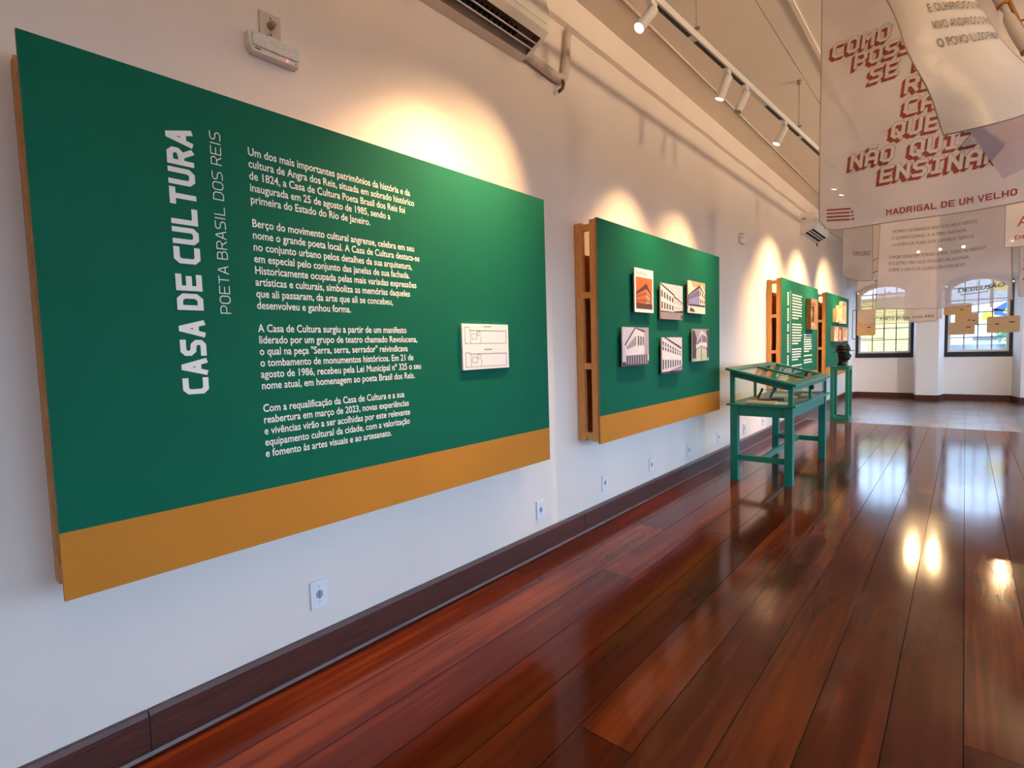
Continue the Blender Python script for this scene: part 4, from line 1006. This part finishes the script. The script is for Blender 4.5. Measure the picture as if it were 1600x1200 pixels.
# the turned-under corner of the same cloth, its shade painted into the colour
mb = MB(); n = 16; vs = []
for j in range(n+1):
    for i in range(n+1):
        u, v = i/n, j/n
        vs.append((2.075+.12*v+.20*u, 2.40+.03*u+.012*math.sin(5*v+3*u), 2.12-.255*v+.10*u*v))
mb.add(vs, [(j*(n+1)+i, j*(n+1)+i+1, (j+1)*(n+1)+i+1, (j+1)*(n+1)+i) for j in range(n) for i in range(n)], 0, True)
tu = mb.build('turned_under_corner', SATIN_SHADE, B2); tu['label'] = 'underside corner of the satin, its shade painted lilac-grey'
# --- DESILUSAO banner
dx0, dx1, dzt, dzb, dY = 1.602, 2.325, 2.95, 1.60, 5.0
fd = flat_cloth(dx0, dx1, dY, dzt, dzb, fold=.012, freq=1.5, sag=.03, ph=1.4, flare=.03)
B4 = banner('hanging_banner', 'sheer banner with grey verses titled DESILUSÃO, below the red-lettered one', fd, VOILE, rod=True)
PD = printer(fd, dx0, dx1, dzt, dzb)
mb = MB()
for ln, x, z, xr in (('MORREU ESTRANGULADO NOS MEUS VERSOS,', 1.680, 2.167, 2.155), ('O ÚLTIMO SONHO, A ÚLTIMA FANTASIA,', 1.676, 2.118, 2.10), ('- A ESSÊNCIA PURA DOS LIRISMOS TERSOS.', 1.672, 2.069, 2.14),
                 ('E HOJE OLHO EM TORNO A MIM, TUDO ACABADO!', 1.668, 1.978, 2.20), ('E O ESTRO MEU NOS TRANSES DA AGONIA,', 1.668, 1.930, 2.115), ('SOBRE A CRUZ DA ILUSÃO CRUCIFICADO!', 1.668, 1.882, 2.095)):
    t_ = text2d(ln, 1, .0, shear=.2); k = (xr-x)/max(p[0] for p in t_[0])
    mb = MB(); put_text(mb, ([(a*k, b*.022) for a, b in t_[0]], t_[1]), lambda a, b: PD(x+a, z+b))
    mb.build('verse_line', GINK, B4)
mb = MB(); t_ = text2d('DESILUSÃO', 1, .014, shear=.2); k = .235/max(p[0] for p in t_[0])
put_text(mb, ([(a*k, b*.028) for a, b in t_[0]], t_[1]), lambda a, b: PD(2.055+a, 1.70+b)); mb.build('title_lettering', GINK, B4)
mb = MB(); wordrows(mb, 2.07, 2.21, 1.682, 1.682, 1, lambda y, z: PD(y, z), .0025, 1); mb.build('note_lettering', GINK, B4)
# --- SORTE banner, turned slightly
fs_ = flat_cloth(1.20, 1.445, 6.0, 2.95, 1.985, fold=.018, freq=1.3, sag=.02, ph=2.2, flare=.012, dy=-.12)
def fs2(u, v): p = fs_(u, v); p.z -= .085*u*v; return p
B5 = banner('hanging_banner', 'narrow pale cloth with small dark red lettering at its foot', fs2, COTTON, rod=True)
mb = MB(); t_ = text2d('SORTE IDÊNCI', 1, .006); k = .56/max(p[0] for p in t_[0])
put_text(mb, ([(a*k, b) for a, b in t_[0]], t_[1]), lambda a, b: (lambda p: (p[0], p[1]-.004, p[2]))(fs2(.36+a, .775-b*.036))); mb.build('title_lettering', mat('crimson_ink', (150, 24, 34), .7, var=.05), B5)
# --- POETA BRASIL DOS REIS banner and the pink cloth behind
fp_ = flat_cloth(1.19, 1.89, 7.0, 2.95, 1.53, fold=.012, freq=1.4, sag=.01, ph=.2, round_l=.09)
B6 = banner('hanging_banner', 'thin see-through banner with brown line drawing, before the yellow window', fp_, THIN, rod=True)
PP = printer(fp_, 1.19, 1.89, 2.95, 1.53)
mb = MB()
for pts in ([(1.22, 2.15), (1.33, 2.22), (1.45, 2.30), (1.6, 2.34)], [(1.33, 2.09), (1.42, 2.13), (1.55, 2.22)], [(1.35, 2.0), (1.41, 2.01), (1.5, 1.97)], [(1.35, 1.86), (1.42, 1.84), (1.5, 1.87)]):
    mb.tube([PP(*q) for q in pts], .006, 6)
mb.tube([PP(1.44+.05*math.cos(a), 1.98+.05*math.sin(a)) for a in [2*PI*i/16 for i in range(17)]], .005, 6)
mb.build('line_drawing', BROWNINK, B6)
mb = MB(); t_ = text2d('POETA BRASIL DOS REIS', 1, .02); k = .46/max(p[0] for p in t_[0])
put_text(mb, ([(a*k, b*.024) for a, b in t_[0]], t_[1]), lambda a, b: PP(1.40+a, 1.572+b)); mb.build('title_lettering', GINK, B6)
fk = flat_cloth(1.60, 1.905, 7.3, 2.02, 1.56, fold=.02, freq=1.2, sag=.015, ph=3, flare=.012)
B7 = banner('hanging_banner', 'small pinkish cotton cloth behind the POETA BRASIL DOS REIS lettering', fk, COTTON, rod=True)
# --- banners at the right edge
fr = flat_cloth(2.285, 3.0, 4.5, 2.95, 1.90, fold=.012, freq=1.5, sag=.01, ph=1)
B8 = banner('hanging_banner', 'pale red-lettered banner at the right edge, behind the large one', fr, COTTON, rod=True)
PR = printer(fr, 2.285, 3.0, 2.95, 1.90)
mb = MB(); t_ = text2d('AM', 1, .0); put_text(mb, ([(a*.06, b*.06) for a, b in t_[0]], t_[1]), lambda a, b: PR(2.338+a, 2.02+b)); mb.build('verse_lettering', REDINK, B8)
mb = MB(); t_ = text2d('DRIGAL', 1, .016); put_text(mb, ([(a*.03, b*.022) for a, b in t_[0]], t_[1]), lambda a, b: PR(2.328+a, 1.945+b)); mb.build('title_lettering', REDINK, B8)
fb = flat_cloth(2.545, 3.2, 8.0, 3.0, 1.78, fold=.03, freq=1.7, sag=0, ph=2)
B9 = banner('hanging_banner', 'cloth with golden-brown pattern at the right edge, before the pier', fb, COTTON, rod=True)
PB = printer(fb, 2.545, 3.2, 3.0, 1.78)
mb = MB()
for i in range(5):
    for j in range(6):
        x = 2.57+i*.12; z = 2.5-j*.11
        mb.add([PB(x, z), PB(x+.075, z+.01), PB(x+.08, z+.075), PB(x+.03, z+.06), PB(x+.03, z+.03), PB(x+.01, z+.03)], [(0, 1, 2, 5), (2, 3, 4, 5)])
mb.build('printed_pattern', BROWNINK, B9)
# twisted strip of cloth
t = thing('twisted_cloth_strip', 'narrow twisted strip of pale cloth hanging before the mural window', 'cloth', (2.36, 8.6, 2.4))
mb = MB(); vs = []
for j in range(41):
    zz = 2.75-1.05*j/40; a = .5*math.sin(j*.25)+.15*j; w = .035*(1-.5*(j/40)**3)
    vs += [(2.345-w*math.cos(a), 8.6-w*math.sin(a)*.6, zz), (2.345+w*math.cos(a), 8.6+w*math.sin(a)*.6, zz)]
mb.add(vs, [(2*j, 2*j+1, 2*j+3, 2*j+2) for j in range(40)], 0, True); mb.build('cloth', COTTON, t)
MB().tube([(2.345, 8.6, 2.75), (2.345, 8.6, ZC)], .0015, 5).build('cord', MATS['white_cord'], t)
# kraft boards on cords
def card(x0, x1, z0, z1, y, label, marks, wedge=0):
    t = thing('hanging_board', label, 'board', ((x0+x1)/2, y, (z0+z1)/2), 'kraft boards hanging before the far windows')
    r = .018; pts = []
    for (cx, cz, a0) in ((x1-r, z1-r, 0), (x0+r, z1-r, PI/2), (x0+r, z0+r, PI), (x1-r, z0+r, 1.5*PI)):
        for k in range(5): a = a0+PI/2*k/4; pts.append((cx+r*math.cos(a), cz+r*math.sin(a)))
    MB().prism(pts, 1, y, y+.006).build('board', KRAFT, t)
    mb = MB()
    for (u, v, w) in marks: mb.box(x0+(x1-x0)*u, x0+(x1-x0)*(u+w), y-.0008, y-.0002, z0+(z1-z0)*v, z0+(z1-z0)*v+.012)
    mb.build('lettering', INK, t)
    for u in (.12, .88):
        x = x0+(x1-x0)*u; MB().tube([(x, y+.003, z1-.01), (x, y+.003, ZC)], .0012, 5).build('cord', MATS['white_cord'], t)
card(.925, 1.147, 1.415, 1.785, 9.0, 'upright kraft board hanging before the yellow window', ((.25, .66, .5), (.55, .3, .2)))
card(2.005, 2.238, 1.515, 1.66, 9.05, 'kraft board hanging behind another at left of the mural window', ((.55, .35, .12), (.75, .3, .1)))
card(1.942, 2.203, 1.385, 1.545, 8.95, 'kraft board overlapping in front at left of the mural window', ((.68, .55, .16),))
card(2.316, 2.62, 1.395, 1.60, 9.0, 'widest kraft board hanging at right of the mural window', ((.68, .6, .16), (.25, .5, .14)))
card(1.885, 2.17, 1.655, 1.80, 9.2, 'kraft board half hidden behind the DESILUSÃO banner foot', ((.6, .4, .1),))
t = thing('wire_frame', 'thin dark rectangular wire frame hanging round the upright kraft board', 'frame', (1.06, 8.9, 1.57))
mb = MB(); fx0, fx1, fz0, fz1 = .885, 1.255, 1.37, 1.78
for a, b in (((fx0, fz0), (fx1, fz0)), ((fx1, fz0), (fx1, fz1)), ((fx1, fz1), (fx0, fz1)), ((fx0, fz1), (fx0, fz0))): mb.tube([(a[0], 8.9, a[1]), (b[0], 8.9, b[1])], .005, 6)
mb.build('wire', mat('brown_wire', (110, 86, 66), .5, var=.1), t)
for x in (fx0+.05, fx1-.05): MB().tube([(x, 8.9, fz1), (x, 8.9, ZC)], .0012, 5).build('cord', MATS['white_cord'], t)

# leaning wooden pole wrapped with cloth at the upper right
OCHRE = mat('ochre_wood', (176, 112, 44), .6, var=.15, vscale=8)
t = thing('wooden_hanging_frame', 'ochre wooden frame slanting at the upper right with crossbars', 'frame', (2.22, 2.75, 2.6))
d0, d1 = Vector((2.06, 2.75, 3.05)), Vector((2.34, 2.75, 2.18))
MB().tube([d0, d1], .0065, 8).build('slanting_pole', OCHRE, t)
for s in (.63, .89):
    q = d0.lerp(d1, s); MB().tube([q, (q.x+.45, q.y, q.z+.02)], .004, 6).build('crossbar', OCHRE, t)
MB().tube([(2.8, 2.75, 3.05), (2.8, 2.75, 2.18)], .0065, 8).build('upright', OCHRE, t)
MB().tube([d0, (2.8, 2.75, 3.05)], .0065, 8).build('top_bar', OCHRE, t)
for x in (2.1, 2.76): MB().tube([(x, 2.75, 3.05), (x, 2.75, ZC)], .0012, 5).build('cord', MATS['white_cord'], t)
t = thing('rolled_cloth', 'cream cloth rolled and tied along the slanting wooden pole', 'cloth', (2.2, 2.7, 2.5))
off = Vector((-.022, -.03, 0)); pts = []; rs = []
for i in range(25):
    s = i/24; pts.append(d0.lerp(d1, .15+.75*s)+off+Vector((.004*math.sin(9*s), 0, 0))); rs.append(.014+.006*abs(math.sin(s*PI*3.5))-(.009 if abs((s*3.5) % 1-.02) < .06 else 0))
MB().tube(pts, rs, 14).build('roll', SATIN, t)
for s in (.28, .56, .84):
    i = int(s*24); MB().tube([pts[i]-(d1-d0).normalized()*.006, pts[i]+(d1-d0).normalized()*.006], rs[i]+.002, 12).build('tie', OCHRE, t)

# ================================================================ outside the far windows
YEL = mat('yellow_render', (236, 214, 110), .8, var=.04)
def lined(name, col, line, scale):
    m = mat(name, col, .8); n = m.node_tree.nodes; L = m.node_tree.links; p = n['Principled BSDF']
    tc = n.new('ShaderNodeTexCoord'); w = n.new('ShaderNodeTexWave'); w.bands_direction = 'Z'; w.inputs['Scale'].default_value = scale; w.inputs['Distortion'].default_value = .3
    L.new(tc.outputs['Object'], w.inputs['Vector']); r = n.new('ShaderNodeValToRGB'); L.new(w.outputs[0], r.inputs[0])
    r.color_ramp.elements[0].position = .1; r.color_ramp.elements[0].color = rgb(*line); r.color_ramp.elements[1].position = .3; r.color_ramp.elements[1].color = rgb(*col)
    L.new(r.outputs[0], p.inputs['Base Color']); return m
t = thing('yellow_building', 'yellow boarded building across the street outside the left window', 'building', (0, 24, -4))
MB().box(-6, 1.1, 22, 26, -4, 2.75).build('wall', lined('yellow_boards', (232, 210, 130), (196, 170, 84), 3.2), t)
MB().box(-6.3, 1.4, 21.6, 26.4, 2.75, 2.9).build('roof', mat('pale_roof', (220, 216, 208), .8, var=.05), t)
MB().box(-3, -.48, 21.9, 22, -4, 1.25).build('door_surround', mat('white_render', (228, 230, 232), .8, var=.03), t)
t = thing('mural_building', 'white building with blue and yellow mural outside the right window', 'building', (4, 25, -4))
MB().box(1.6, 9, 23, 26.5, -4, 3.6).build('wall', mat('white_render', (222, 226, 228), .8), t)
mb = MB(); y = 22.99
def ms(pts, mi, l=0): mb.poly([(p[0], y-.004*l, p[1]) for p in pts], mi)
ms([(2.55, 1.85), (3.9, 1.85), (3.9, 3.35), (2.9, 3.35), (2.55, 2.6)], 2)
ms([(2.6, 2.85), (3.9, 2.7), (3.9, 3.2), (2.9, 3.3)], 1, 1); ms([(2.5, 1.9), (2.75, 1.85), (2.85, 2.15), (2.55, 2.2)], 1, 1)
ms([(2.75, 2.2), (3.3, 2.6), (3.9, 2.8), (3.9, 2.6), (3.4, 2.4), (3.1, 2.1)], 0, 2); ms([(2.8, 2.05), (3.2, 1.95), (3.9, 2.25), (3.9, 2.45), (3.2, 2.15), (2.8, 2.25)], 0, 2)
ms([(3.0, 2.1), (3.25, 2.02), (3.4, 2.2), (3.15, 2.32)], 1, 3); ms([(3.4, 1.87), (3.9, 1.87), (3.9, 2.1)], 1, 3)
mb.build('mural', [mat('mural_blue', (52, 92, 196), .7, var=.08), mat('mural_yellow', (240, 204, 60), .7, var=.08), mat('mural_white', (224, 230, 236), .7, var=.03)], t)
MB().box(2.3, 3.0, 22.9, 22.99, 1.28, 1.36).build('railing', mat('grey_rail', (120, 124, 130), .6, var=.05), t)
t = MB().box(1.3, 7, 21.3, 21.7, -4, 1.12).build('stone_wall', mat('grey_stones', (128, 130, 132), .9, var=.45, vscale=2.6, detail=1, bump=.6, bscale=3), None)
tag(t, 'low rubble stone wall outside the right window', 'wall')
t = thing('street_tree', 'small green tree over the stone wall outside the right window', 'tree', (3.15, 22.2, -4))
MB().tube([(3.15, 22.2, -4), (3.14, 22.2, 0), (3.16, 22.2, 1.3)], [.07, .05, .03], 8).build('trunk', mat('bark', (90, 80, 66), .9, var=.2), t)
mb = MB()
for i in range(420):
    a = random.uniform(0, 2*PI); b = random.gauss(0, .5); r = .36*random.random()**.4
    c = Vector((3.15+r*math.cos(a)*math.cos(b), 22.2+r*math.sin(a)*math.cos(b), 1.42+.22*r/.36*math.sin(b)*1.6)); u = Vector((random.gauss(0, 1), random.gauss(0, 1), random.gauss(0, 1))).normalized(); w = u.orthogonal().normalized()
    mb.add([c-u*.045, c+w*.02, c+u*.045, c-w*.02], [(0, 1, 2, 3)])
mb.build('foliage', mat('leaf_green', (84, 140, 84), .7, var=.25), t)
g = MB().box(-60, 80, -70, 80, -4.2, -4).build('street', mat('street_paving', (70, 68, 66), .9, var=.1), None)
tag(g, 'dark street paving outside the building', 'ground', kind='structure')
